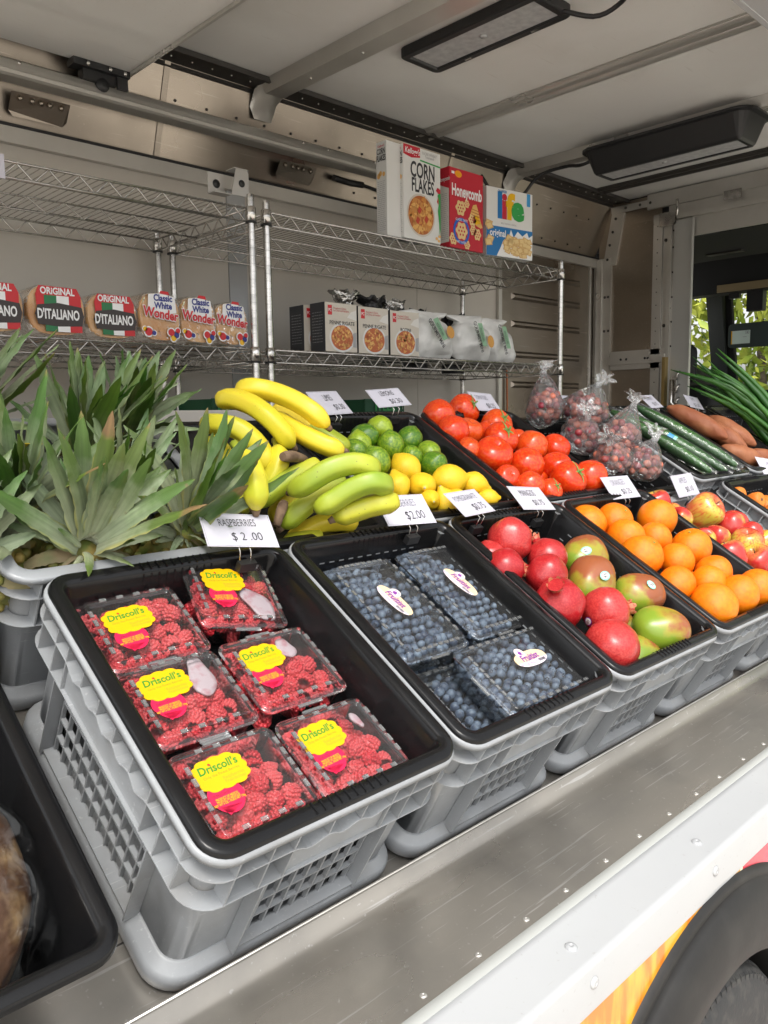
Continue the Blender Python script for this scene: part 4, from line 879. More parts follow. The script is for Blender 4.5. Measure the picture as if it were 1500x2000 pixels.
def grad_mat(name, c1, c2, c3, axis, cutp, nscale, speck=None, rough=.3, streak=None, coat=.15, spk=13):
    m = pbr(name, c1, rough, coat=coat); nt = m.node_tree; L = nt.links.new; N = nt.nodes.new; b = nt.nodes['Principled BSDF']
    tc = N('ShaderNodeTexCoord'); oi = N('ShaderNodeObjectInfo'); ad = N('ShaderNodeVectorMath'); ad.operation = 'MULTIPLY_ADD'; L(oi.outputs['Random'], ad.inputs[0]); ad.inputs[1].default_value = (9, 4, 6); L(tc.outputs['Object'], ad.inputs[2])
    nz = N('ShaderNodeTexNoise'); nz.inputs['Scale'].default_value = nscale; nz.inputs['Detail'].default_value = 5; L(ad.outputs[0], nz.inputs['Vector'])
    dp = N('ShaderNodeVectorMath'); dp.operation = 'DOT_PRODUCT'; L(tc.outputs['Object'], dp.inputs[0]); dp.inputs[1].default_value = axis
    sm = N('ShaderNodeMath'); sm.operation = 'MULTIPLY_ADD'; L(nz.outputs[0], sm.inputs[0]); sm.inputs[1].default_value = 1.8; L(dp.outputs['Value'], sm.inputs[2])
    rs = N('ShaderNodeMath'); rs.operation = 'MULTIPLY_ADD'; L(oi.outputs['Random'], rs.inputs[0]); rs.inputs[1].default_value = .7; L(sm.outputs[0], rs.inputs[2])
    rp = N('ShaderNodeValToRGB'); L(rs.outputs[0], rp.inputs[0]); e = rp.color_ramp.elements; e[0].position = cutp[0]; e[0].color = (*c1, 1); e[1].position = cutp[1]; e[1].color = (*c3, 1); k = rp.color_ramp.elements.new((cutp[0]+cutp[1])/2); k.color = (*c2, 1)
    mr = N('ShaderNodeMapRange'); mr.inputs[1].default_value = 0; mr.inputs[2].default_value = 2.6; L(rs.outputs[0], mr.inputs[0]); L(mr.outputs[0], rp.inputs[0])
    last = rp.outputs[0]
    if streak:
        s2 = N('ShaderNodeTexNoise'); s2.inputs['Scale'].default_value = 3.0; s2.inputs['Detail'].default_value = 4
        gr = N('ShaderNodeVectorMath'); gr.operation = 'NORMALIZE'; sp = N('ShaderNodeVectorMath'); sp.operation = 'MULTIPLY'; sp.inputs[1].default_value = (1, 1, .12); L(ad.outputs[0], gr.inputs[0]); L(tc.outputs['Object'], gr.inputs[0]); L(gr.outputs[0], sp.inputs[0]); L(sp.outputs[0], s2.inputs['Vector']); s2.inputs['Scale'].default_value = 9
        mm = N('ShaderNodeMapRange'); mm.inputs[1].default_value = .5; mm.inputs[2].default_value = .62; L(s2.outputs[0], mm.inputs[0]); mx = N('ShaderNodeMix'); mx.data_type = 'RGBA'; mu = N('ShaderNodeMath'); mu.operation = 'MULTIPLY'; mu.inputs[1].default_value = .6; L(mm.outputs[0], mu.inputs[0]); L(mu.outputs[0], mx.inputs[0]); L(last, mx.inputs[6]); mx.inputs[7].default_value = (*streak, 1); last = mx.outputs[2]
    if speck:
        vo = N('ShaderNodeTexVoronoi'); vo.inputs['Scale'].default_value = spk; L(ad.outputs[0], vo.inputs['Vector']); mr = N('ShaderNodeMapRange'); mr.inputs[1].default_value = .10; mr.inputs[2].default_value = .06; L(vo.outputs['Distance'], mr.inputs[0])
        mk = N('ShaderNodeTexNoise'); mk.inputs['Scale'].default_value = 1.5; L(ad.outputs[0], mk.inputs['Vector']); mq = N('ShaderNodeMapRange'); mq.inputs[1].default_value = .5; mq.inputs[2].default_value = .6; L(mk.outputs[0], mq.inputs[0])
        mu = N('ShaderNodeMath'); mu.operation = 'MULTIPLY'; L(mr.outputs[0], mu.inputs[0]); L(mq.outputs[0], mu.inputs[1])
        mx = N('ShaderNodeMix'); mx.data_type = 'RGBA'; L(mu.outputs[0], mx.inputs[0]); L(last, mx.inputs[6]); mx.inputs[7].default_value = (*speck, 1); last = mx.outputs[2]
    L(last, b.inputs['Base Color']); return m
M['mango'] = grad_mat('mango_skin', (.20, .30, .025), (.33, .29, .03), (.29, .085, .03), (.15, .35, .65), (.30, .62), 1.6, (.05, .04, .02))
M['apple'] = grad_mat('apple_skin', (.55, .45, .06), (.62, .20, .06), (.50, .03, .025), (.75, .3, -.25), (.30, .66), 1.5, None, .25, (.55, .05, .03), .3)
M['banana'] = grad_mat('banana_peel', (.46, .50, .03), (.72, .60, .03), (.80, .60, .035), (0, 0, 0), (.20, .62), 9, (.10, .06, .02), .42, None, .05, 90)
M['bananagreen'] = grad_mat('greenish_banana_peel', (.22, .33, .025), (.38, .43, .03), (.58, .52, .03), (0, 0, 0), (.20, .66), 9, (.10, .06, .02), .42, None, .05, 90)
mango_m = []
for i in range(2):
    p = sph(20, .92, 1.30); b = lumpy(p, 30, .10, 1.2, i+2, 2, .05); b.m = 1; b.tube([(0, 0, 1.18), (.02, 0, 1.26), (.03, 0, 1.33)], [.07, .05, .04], 8); mango_m.append(b.mesh('mango', [M['mango'], M['stemcream']]))
apple_m = []
for i in range(3):
    p = [(.01, -.62), (.10, -.66), (.22, -.80), (.42, -.90), (.68, -.84), (.90, -.52), (1.0, -.05), (1.02, .28), (.93, .60), (.72, .82), (.46, .88), (.26, .80), (.13, .62), (.05, .48), (.01, .42)]
    q = []
    for k in range(len(p)-1): q += [p[k], ((p[k][0]+p[k+1][0])/2*1.004, (p[k][1]+p[k+1][1])/2*1.004)]
    b = lumpy(q+[p[-1]], 32, .06, 1.4, i+9, 5, .02); b.m = 1; b.tube([(0, 0, .42), (.03, .02, .75), (.07, .03, .98)], [.035, .03, .045], 6)
    for k in range(5): a = 2*PI*k/5; b.tube([(.08*math.cos(a), .08*math.sin(a), -.66), (.02*math.cos(a), .02*math.sin(a), -.74)], [.03, .01], 4)
    apple_m.append(b.mesh('apple', [M['apple'], M['stemdark']]))
def sticker(parent, d, r, cols, txt, size, R_=1.0, e=.02, rot=0.0, sx=1.25):
    q = Vector(d).normalized(); m_ = Matrix.Translation(q*R_) @ q.to_track_quat('Z', 'Y').to_matrix().to_4x4() @ Matrix.Rotation(rot, 4, 'Z')
    rs_ = []
    for rr_ in (0, .35, .7, 1):
        rs_.append([(rr_*r*sx*math.cos(a)+1e-5, rr_*r*math.sin(a), e-(rr_*r*sx)**2*.45) for a in [2*PI*k/24 for k in range(24)]])
    b = MB(); b.loft(rs_, True, False); o = ob('fruit_sticker', b.mesh('s', M[cols]), parent, m_)
    b = MB(); b.loft([[(x*.82, y*.80, z+.008) for x, y, z in r__] for r__ in rs_], True, False); ob('sticker_field', b.mesh('s', M['whiteprint']), o)
    text(txt, size, 'ink', o, Matrix.Translation((0, 0, e+.012)), .8, .02, 'sticker_lettering')
rf = random.Random(21)
def put(kind, meshes, rows, labels, cat, group=None, extra=None):
    for i, (row, lb) in enumerate(zip(rows, labels)):
        a, b_, c, r = row[:4]; e = row[4] if len(row) > 4 else (rf.uniform(-1, 1), rf.uniform(-1, 1), rf.uniform(0, 6.2))
        o = ob(kind, meshes[i % len(meshes)], None, fruit_at(a, b_, c, e, r)); tag(o, lb, cat, group)
        if extra: extra(i, o)
NN = lambda n_: ['first', 'second', 'third', 'fourth', 'fifth', 'sixth', 'seventh', 'eighth', 'ninth', 'tenth'][n_]
put('lime', lime_m, [(.916,.82,.0,.029,(1.2,.2,0)),(.848,.792,-.006,.031),(.975,.772,-.006,.031,(-.4,.6,0)),(.886,.742,-.0,.031),(.805,.76,-.006,.029),(.775,.738,-.004,.026),(.795,.685,0,.031),(.917,.697,-.003,.025),(.985,.712,-.004,.029),(.948,.656,0,.031,(.3,-.2,0)),(.86,.80,-.055,.03),(.93,.75,-.055,.03),(.98,.83,-.055,.03),(.80,.82,-.055,.03),(1.0,.75,-.05,.03)],
    ['pale lime at the top of the lime pile, its pointed end up', 'mottled lime left of the topmost lime', 'light green lime at the back right of the pile', 'dark green lime in the middle of the pile', 'dark lime in shadow beside the banana tips', 'lime half hidden behind the banana tips', 'large dark green lime touching the left lemon', 'small lime right of the middle between two dark ones', 'dark rough skinned lime against the right tray wall', 'bright green lime just above the large lemon',
     'lime under the back of the lime pile', 'lime beneath the middle of the lime pile', 'lime beneath the back right of the pile', 'lime at the back left bottom of the pile', 'lime low against the right wall of the tray'], 'lime', 'limes in the lime and lemon tray')
put('lemon', lemon_m, [(.857,.655,0,.032,(1.9,.4,.4)),(.786,.598,-.002,.026),(.844,.584,0,.030,(1.15,0,-.75)),(.941,.596,0,.036,(.7,1.2,.4)),(1.005,.575,-.003,.030,(1.5,0,.8)),(.995,.519,0,.021,(1.3,0,1.0)),(.822,.535,0,.022,(1.1,0,-.6)),(.862,.521,-.002,.028),(.92,.54,-.02,.03),(.80,.64,-.05,.03),(.90,.62,-.05,.03),(1.0,.64,-.05,.03)],
    ['lemon touching the dark green lime', 'lemon at the left edge beside the bananas', 'lemon whose green stem scar faces the viewer', 'largest lemon with a brown blemish on top', 'lemon right of the largest one', 'small lemon with its nipple pointing right, near the pomegranate sign', 'lemon behind the corner of the blueberry sign, stem end forward', 'lemon between the blueberry and pomegranate signs', 'lemon behind the pomegranate sign', 'lemon low under the left lemons', 'lemon low under the middle lemons', 'lemon low under the right lemons'], 'lemon', 'lemons in the lime and lemon tray')
tomsp = [(1.168,.869,0,.042),(1.304,.904,-.004,.042,(.5,.25,0)),(1.155,.797,-.004,.041),(1.22,.80,-.008,.036),(1.145,.72,-.01,.032),(1.184,.676,0,.046),(1.358,.822,-.005,.042,(.4,0,0)),(1.293,.748,-.002,.044,(.3,-.1,0)),(1.295,.795,-.012,.032),(1.383,.708,0,.041),(1.263,.626,0,.043),(1.467,.688,0,.038),(1.383,.615,-.006,.038),(1.344,.547,0,.045,(.45,0,.3)),(1.454,.55,0,.044),(1.15,.592,-.008,.03),(1.18,.543,0,.034),(1.235,.519,-.006,.03,(.4,.1,0)),(1.385,.758,-.01,.026),(1.25,.70,-.06,.042),(1.4,.62,-.06,.042),(1.2,.85,-.06,.042),(1.33,.63,-.06,.042)]
put('tomato', tomato_m, [(*r[:3], r[3]*1.05, *r[4:]) if len(r) > 4 else (*r[:3], r[3]*1.05, (rf.uniform(-.6, .3)+PI*(rf.random() < .5), rf.uniform(-.4, .4), rf.uniform(0, 6))) for r in tomsp],
    ['large tomato at the back left corner of its tray', 'tomato with a green calyx beside the tomato sign', 'tomato in front of the back left one, against the tray wall', 'tomato half hidden behind the third along the left wall', 'small piece of tomato low by the left wall', 'big smooth tomato in the left middle of the pile', 'dull red tomato behind the calyx tomato, near the grape bag', 'orange red tomato with a stem star in the back middle', 'tomato glimpsed between two in the back middle', 'round tomato right of the middle under the grape bags', 'round shiny tomato in the centre front', 'elongated tomato below the crumpled grape bag', 'tomato in the right middle behind the stemmed one', 'tomato with upright green stem star at the front', 'tomato at the front right behind the oranges sign', 'tomato low on the left front by the tray wall', 'tomato at the front behind the mango sign', 'tomato tucked at the front edge of the tray with a calyx', 'sliver of tomato in the back middle', 'tomato buried under the left middle', 'tomato buried under the right middle', 'tomato buried at the back left', 'tomato buried under the centre'], 'tomato', 'tomatoes piled in the tray',
    lambda i, o: ob('calyx', cal_m, o) if i in (1, 6, 7, 13, 17) else None)
def pex(i, o):
    ob('crown', pomc_m, o)
def aim(dx, dy, dz, tw=0.0):       # euler turning +Z towards a crate-frame direction
    return tuple((Vector((dx, dy, dz)).to_track_quat('Z', 'Y') @ Euler((0, 0, tw)).to_quaternion()).to_euler())
put('pomegranate', pom_m, [(.922,.383,-.004,.047,aim(1,.1,.05)),(.834,.315,-.010,.040,aim(1,-.35,-.1)),(.975,.315,-.008,.043,aim(.2,1,.2)),(.908,.266,-.002,.043,aim(-.1,1,-.4)),(.861,.195,-.004,.049,aim(-.62,.1,.75)),(.955,.146,-.004,.048,aim(1,-.25,.15)),(.879,.074,-.006,.050,aim(-.3,-.2,-1)),(.86,.37,-.03,.035,aim(-1,.3,0)),(.93,.22,-.07,.045,aim(0,1,0)),(.87,.13,-.08,.045,aim(0,1,0))],
    ['pomegranate at the top of the pile with its crown pointing right', 'pomegranate below the top one, against the left tray wall', 'deep red glossy pomegranate beside the upper mangoes', 'pomegranate with a pale sticker under the deep red one', 'large pomegranate whose brown crown faces up to the left', 'pomegranate with a stubby crown pointing at the big mango', 'lowest pomegranate at the front corner of the tray', 'sliver of pomegranate behind the pile at the left', 'pomegranate buried in the middle of the pile', 'pomegranate buried at the front of the pile'], 'pomegranate', 'pomegranates in the tray', lambda i, o: (pex(i, o), sticker(o, (-.2, -.15, -.9) if i != 6 else (0, .6, .2), .16, 'purple', '5127', .12, 1.0, .03, .5) if i in (3, 5, 4) else None))
mgl = ['topmost mango, green at the left and russet at the right', 'round green and yellow mango with an oval sticker, second from the top', 'green mango with a dull red shoulder beside the oranges', 'big green and orange mango lying at the front of the tray', 'green mango mostly hidden under the big front mango', 'bruised mango piece hidden at the front under the big one']
put('mango', mango_m, [(1.108,.302,-.022,.047,aim(.8,.5,.3)),(1.030,.229,-.014,.0475,aim(.55,.6,.5)),(1.122,.166,-.012,.0425,aim(.9,-.3,.2)),(1.058,.072,-.010,.0445,aim(.75,-.55,.3)),(1.0,.062,-.055,.04,aim(1,.1,0)),(1.08,.06,-.075,.04,aim(1,0,0)),(1.06,.15,-.08,.042,aim(1,0,0))], mgl+['mango buried in the middle of the tray'], 'mango', 'mangoes in the tray')
for o in list(COL.objects):
    if o.get('label') in mgl[:4]:
        i = mgl.index(o['label'])
        want = CF.to_3x3() @ Vector([(-.75, -.2, .75), (-.35, -.50, .85), (-.25, -.35, .9), (.55, -.95, .35)][i]); d = (o.matrix_world.to_3x3().inverted() @ want).normalized()
        rr_ = min(((d*k).x**2/.92+(d*k).y**2/.92+(d*k).z**2/1.5, k) for k in [1.0])[1]; k = 1/math.sqrt((d.x**2+d.y**2)/1.0+(d.z**2)/1.49)
        sticker(o, d, .20, 'teal', '4959\nMEX', .12, k*1.0, .035, .6 if i < 3 else 1.3)
put('orange', orange_m, [(1.255,.404,-.020,.046,aim(.2,.3,.8)),(1.345,.386,-.010,.044,aim(0,.3,-1)),(1.493,.354,0,.050,aim(.3,1,.3)),(1.300,.322,-.008,.045,aim(-.8,.1,-.3)),(1.395,.297,-.004,.0395,aim(-.7,0,-.7)),(1.480,.239,-.002,.0475,aim(.35,-.45,-.8)),(1.264,.254,-.003,.048,aim(-.05,.15,-1)),(1.365,.215,-.004,.041,aim(-.7,.3,-.5)),(1.268,.156,-.010,.043,aim(0,1,0)),(1.426,.148,0,.043,aim(0,1,.3)),(1.374,.132,-.004,.039,aim(.5,1,0)),(1.291,.073,-.004,.051,aim(.4,-.3,.9)),(1.415,.074,-.003,.047,aim(-.3,1,.2)),(1.512,.070,0,.047,aim(.2,.9,.3)),(1.35,.33,-.075,.045),(1.44,.20,-.08,.045),(1.32,.13,-.08,.045),(1.48,.33,-.08,.045),(1.28,.38,-.08,.045)],
    ['orange at the back left corner of the tray', 'orange second from the left in the back row', 'orange highest at the back right beside the apples', 'orange in the second row against the topmost mango', 'small orange in the middle of the second row', 'large orange at the right by the tray divider, navel showing', 'orange with a pale green button facing up near the mangoes', 'orange right of the one with the green button', 'orange behind the green mango', 'orange at the right under the large navel one', 'orange in the right middle partly covered', 'large orange at the front left corner of the tray', 'orange in the middle of the front row', 'orange at the right end of the front row', 'orange hidden beneath the back row', 'orange hidden beneath the right middle', 'orange hidden beneath the front row', 'orange hidden at the back right', 'orange hidden at the back left'], 'orange', 'oranges heaped in the tray')
put('apple', apple_m, [(1.665,.440,-.030,.036,aim(-.2,.6,.6)),(1.672,.366,-.030,.031,aim(.75,-.4,-.35)),(1.778,.356,-.010,.0495,aim(.03,-.42,.9)),(1.828,.290,-.020,.038,aim(.3,.6,.5)),(1.700,.266,-.022,.031,aim(.3,.3,.8)),(1.635,.272,-.026,.030,aim(.5,.1,-.85)),(1.750,.206,-.010,.043,aim(.25,-.35,-.85)),(1.845,.236,-.012,.033,aim(.2,.7,.3)),(1.625,.190,-.016,.040,aim(-.1,.8,.5)),(1.710,.152,-.014,.040,aim(-.5,.5,.6)),(1.865,.200,-.012,.030),(1.70,.40,-.04,.027),(1.80,.13,-.03,.04),(1.88,.30,-.03,.038),(1.70,.30,-.09,.04),(1.78,.22,-.09,.04),(1.66,.22,-.09,.04),(1.78,.36,-.09,.04),(1.88,.38,-.08,.04),(1.66,.38,-.09,.04),(1.66,.10,-.06,.04),(1.75,.08,-.07,.04),(1.85,.10,-.07,.04),(1.90,.16,-.08,.04)],
    ['red and orange apple behind the heap of oranges', 'yellow green apple with its blossom end turned right', 'large streaky red apple with its stem hollow facing the viewer', 'salmon red apple right of the large streaky one', 'pink apple with a yellow patch in the middle', 'pale pink apple touching the tray divider', 'yellow apple with a red flush and a dark eye', 'dark red apple behind the yellow one', 'coral coloured apple beside the tray divider', 'yellow green apple with red side at the right edge', 'red apple cut by the right edge of the view', 'yellowish apple peeking between the two back apples', 'apple at the front right of the crate', 'apple low by the right crate wall', 'apple buried in the middle', 'apple buried under the yellow one', 'apple buried by the divider', 'apple buried under the large streaky one', 'apple buried in the back right corner', 'apple buried in the back left corner', 'apple at the front left bottom', 'apple at the front middle bottom', 'apple at the front right bottom', 'apple buried beside the carrot crate'], 'apple', 'apples in the grey crate')
# carrots
cr_m = lumpy([(.01, -.16), (.35, -.13), (.75, .1), (.92, .5), (1, 1.0), (.99, 1.5), (.9, 1.8), (.7, 1.93), (.4, 1.96), (.2, 1.9), (.01, 1.88)], 20, .05, 2.5, 3); cr_m.m = 1; cr_m.tube([(0, 0, 1.86), (.02, 0, 2.0)], [.22, .16], 8)
crm = cr_m.mesh('carrot', [M['carrot'], M['stemdark']])
for (a, b_, c, s, e), lb in zip([(2.10, .395, -.012, .024, aim(-.25, -.75, .75)), (2.145, .352, -.008, .026, aim(-.2, -.7, .8)), (2.20, .30, -.02, .028, aim(.1, -.7, .8)), (2.13, .27, -.05, .03, aim(.9, .2, .1)), (2.26, .36, -.04, .03, aim(.8, .4, .1))],
    ['small carrot end farthest left in the carrot tray', 'carrot with its round dark crown facing the viewer at the right edge', 'carrot cut off by the right edge of the view', 'carrot lying low at the front of its tray', 'carrot lying at the back right of its tray']):
    tag(ob('carrot', crm, None, fruit_at(a, b_, c, e, s) @ Matrix.Translation((0, 0, -1.6))), lb, 'carrot', 'carrots in the right tray')
# cucumbers in cling film
for j, ((a0, b0, c0), (a1, b1, c1), r, lb) in enumerate([((2.145, .86, .028), (2.235, .495, .018), .0225, 'uppermost wrapped cucumber in the tray'), ((2.07, .86, .004), (2.165, .49, .004), .0225, 'middle wrapped cucumber with a small blue label'), ((2.015, .87, .006), (2.075, .50, .002), .021, 'wrapped cucumber against the left wall of its tray'), ((2.19, .84, -.01), (2.28, .49, -.012), .022, 'wrapped cucumber at the right wall of the tray')]):
    p0, p1 = Vector((a0, b0, c0)), Vector((a1, b1, c1)); L_ = (p1-p0).length; m_ = CF @ Matrix.Translation(p0) @ (p1-p0).to_track_quat('X', 'Z').to_matrix().to_4x4()
    b = MB(); rings = []; fr_ = MB(); fr = []
    for i in range(25):
        t = i/24; rr_ = r*min(1, (math.sin(PI*min(max(t, .012), .988)))**.33*1.02); y = .006*math.sin(t*PI)
        rings.append([(L_*t, y+rr_*(1+.03*math.cos(5*q))*math.cos(q), rr_*(1+.03*math.cos(5*q))*math.sin(q)) for q in [2*PI*k/20 for k in range(20)]])
        rw = r*1.10*min(1, (math.sin(PI*min(max(t, .03), .97)))**.22); fr.append([(L_*(t*1.10-.05), y+rw*(1+.05*noise.noise(Vector((t*14, q*2, j))))*math.cos(q), rw*(1+.05*noise.noise(Vector((t*14, q*2, j+5))))*math.sin(q)) for q in [2*PI*k/20 for k in range(20)]])
    b.loft(rings); o = tag(ob('cucumber', b.mesh('cucumber', M['cuke']), None, m_), lb, 'cucumber', 'cucumbers in cling film')
    fr_.loft(fr, True, False); fr_.add([(L_*1.04, -r*.9, 0), (L_*1.14, -r*1.1, .004), (L_*1.14, r*1.1, -.004), (L_*1.04, r*.9, 0)], [(0, 1, 2, 3)]); ob('cling_film', fr_.mesh('film', M['wrap']), o)
    if j == 1:
        b = MB(); b.loft([[(L_*.48+x, -r*1.13*math.cos(q), r*1.13*math.sin(q)) for q in (.6, .8, 1.0, 1.2)] for x in (-.016, .004)], False, False); ob('blue_label', b.mesh('l', M['sky']), o)
        b = MB(); b.loft([[(L_*.48+x, -r*1.13*math.cos(q), r*1.13*math.sin(q)) for q in (.6, .8, 1.0, 1.2)] for x in (.005, .016)], False, False); ob('white_label', b.mesh('l', M['teal']), o)
# sweet potatoes
def spud(p0, p1, r, seed, lb):
    p0, p1 = Vector(p0), Vector(p1); L_ = (p1-p0).length; m_ = CF @ Matrix.Translation(p0) @ (p1-p0).to_track_quat('X', 'Z').to_matrix().to_4x4(); rings = []
    for i in range(33):
        t = i/32; rr_ = r*(math.sin(PI*min(max(t, .01), .99))**.55)*(1+.10*noise.noise(Vector((t*3, seed, 0))))
        rings.append([(L_*t, .016*math.sin(t*3+seed)+rr_*(1+.10*noise.noise(Vector((t*7, math.cos(q)*1.5, math.sin(q)*1.5+seed)))+.05*noise.noise(Vector((t*18, math.cos(q)*3, math.sin(q)*3+seed))))*math.cos(q), rr_*(1+.10*noise.noise(Vector((t*7, math.cos(q)*1.5+9, math.sin(q)*1.5+seed))))*math.sin(q)) for q in [2*PI*k/26 for k in range(26)]])
    b = MB(); b.loft(rings); tag(ob('sweet_potato', b.mesh('sweet_potato', M['sweet']), None, m_), lb, 'sweet potato', 'sweet potatoes in the tray')
spud((2.36, .860, .025), (2.44, .64, .030), .036, 1, 'biggest sweet potato lying along the left wall')
spud((2.50, .770, .010), (2.56, .60, .005), .034, 2, 'sweet potato between the biggest one and the onions')
spud((2.60, .80, .018), (2.62, .60, .015), .036, 3, 'sweet potato at the right under the onion leaves')
spud((2.42, .64, .000), (2.52, .50, -.005), .036, 4, 'sweet potato at the front of the tray')
spud((2.56, .60, -.005), (2.66, .48, -.01), .036, 5, 'sweet potato at the front right by the carrot sign')
spud((2.55, .88, -.02), (2.70, .70, -.02), .036, 6, 'sweet potato hidden at the back right')
# green onions
on = thing('green_onion_bunch', 'bunch of dark green onions fanned out above the sweet potatoes', 'green onions', CF @ Matrix.Translation((2.72, .62, .035)))
rs = random.Random(4)
for i in range(34):
    t0 = Vector((rs.uniform(.02, .12), rs.uniform(-.05, .03), rs.uniform(-.03, .05))); ln = rs.uniform(.26, .42); an = rs.uniform(.05, 1.05)
    d = Vector((-.12-.42*math.sin(an)*rs.uniform(.1, 1), .8, rs.uniform(-.02, .20)+.10*math.cos(an))).normalized()
    pts = spline([t0-d*.10, t0, t0+d*ln*.5+Vector((0, 0, .02)), t0+d*ln+Vector((rs.uniform(-.03, .03), 0, rs.uniform(-.05, .02)))], 9)
    b = MB(); r0 = rs.uniform(.009, .0135); b.tube(pts, [r0*.8, r0*.9, r0, r0*1.05, r0, r0*.9, r0*.75, r0*.5, r0*.12], 7); ob('stalk', b.mesh('stalk', M['onion']), on)
for i in range(14):
    p = Vector((rs.uniform(.02, .14), rs.uniform(-.16, -.10), rs.uniform(-.03, .02))); b = MB(); b.ball(p, .011, 10, 8, sc=(1, 1.4, 1)); ob('bulb', b.mesh('bulb', M['onionwhite']), on)
# red grapes and their bags
def grapes(a, b_, c, rx, ry, rz, n_, knot, lb, seed, gr=.0105):
    rs = random.Random(seed); g0 = thing('grape_bunch', 'red grapes in the '+lb, 'grapes', CF @ Matrix.Translation((a, b_, c)), 'bunches of red grapes')
    gm = MB(); gm.ball((0, 0, 0), gr, 14, 10, sc=(1, 1, 1.12)); me = gm.mesh('grape', M['grape']); done = []
    tries = 0
    while len(done) < n_ and tries < 3000:
        tries += 1; u = Vector((rs.gauss(0, 1), rs.gauss(0, 1), rs.gauss(0, 1))).normalized()*rs.uniform(.55, .95); p = Vector((u.x*rx, u.y*ry, u.z*rz))
        if u.z < -.5 or any((p-q).length < gr*1.55 for q in done): continue
        done.append(p); ob('grape', me, g0, Matrix.Translation(p) @ Euler((rs.uniform(0, 3), rs.uniform(0, 3), 0)).to_matrix().to_4x4())
    b = MB()
    for p in done[:12]: b.tube([p, p*.5, (0, 0, 0)], .0012, 5)
    ob('stem', b.mesh('stem', M['greenstem']), g0)
    bg = thing('plastic_bag', lb[0].upper()*0+lb, 'plastic bag', CF @ Matrix.Translation((a, b_, c)), 'knotted plastic produce bags')
    kd = Vector(knot); L_ = kd.length; q = kd.to_track_quat('Z', 'Y').to_matrix()
    b = MB(); rings = []
    for i in range(22):
        t = i/21; ph = PI*t*.82; ring = []
        for k in range(40):
            an = 2*PI*k/40; d = q @ Vector((math.sin(ph)*math.cos(an), math.sin(ph)*math.sin(an), -math.cos(ph)))
            p = Vector((d.x*rx, d.y*ry, d.z*rz))*1.16
            if t > .62:                       # gather towards the knot
                s_ = (t-.62)/.38; tgt = kd*1.0+(q @ Vector((math.cos(an), math.sin(an), 0)))*.007; p = p.lerp(tgt, s_**.8)
            p *= 1+.07*noise.noise(p*28+Vector((seed, 0, 0)))+.04*(1 if t < .55 else 2.2)*math.sin(an*9+seed)*(t**2)*(1-t*.5)
            ring.append(p)
        rings.append(ring)
    b.loft(rings, True, False); ob('bag_film', b.mesh('bag', M['clearfilm']), bg)
    b = MB(); rings = []
    kn = kd.normalized()
    for i in range(14):
        t = i/13; rr_ = .007+.022*t**1.2 if t > .15 else .011; ring = []
        for k in range(26):
            an = 2*PI*k/26; o_ = q @ Vector((math.cos(an), math.sin(an), 0)); pl = 1+.5*math.sin(an*6+seed)*t
            ring.append(kd*.98+kn*(.040*t)+o_*rr_*pl*(.6+.6*noise.noise(Vector((an, t*3, seed)))+.2)+Vector((.02*t*math.sin(seed), .012*t*math.cos(seed*2), 0)))
        rings.append(ring)
    b.loft(rings, True, False); b.ball(kd*.99, .0105, 12, 8); ob('bag_knot', b.mesh('knot', M['clearknot']), bg)
grapes(1.575, .84, .040, .050, .045, .056, 50, (-.002, .055, .082), 'tall knotted bag at the back left beside the tomatoes', 1)
grapes(1.73, .80, .052, .078, .060, .048, 62, (.07, .045, .062), 'wide bag at the back with its knot flopped to the right', 2)
grapes(1.59, .70, .030, .055, .055, .045, 40, (-.03, -.005, .060), 'crumpled bag with a starburst of folded film facing up', 3)
grapes(1.75, .67, .035, .062, .056, .048, 50, (.045, .035, .088), 'bag with a tall twisted neck beside the cucumbers', 4)
grapes(1.61, .60, .020, .062, .050, .042, 46, (-.045, .005, .048), 'low bag at the front left over the tomatoes', 5)
grapes(1.74, .565, .012, .066, .050, .040, 46, (.055, .03, .058), 'frontmost bag with a white crumpled knot', 6)
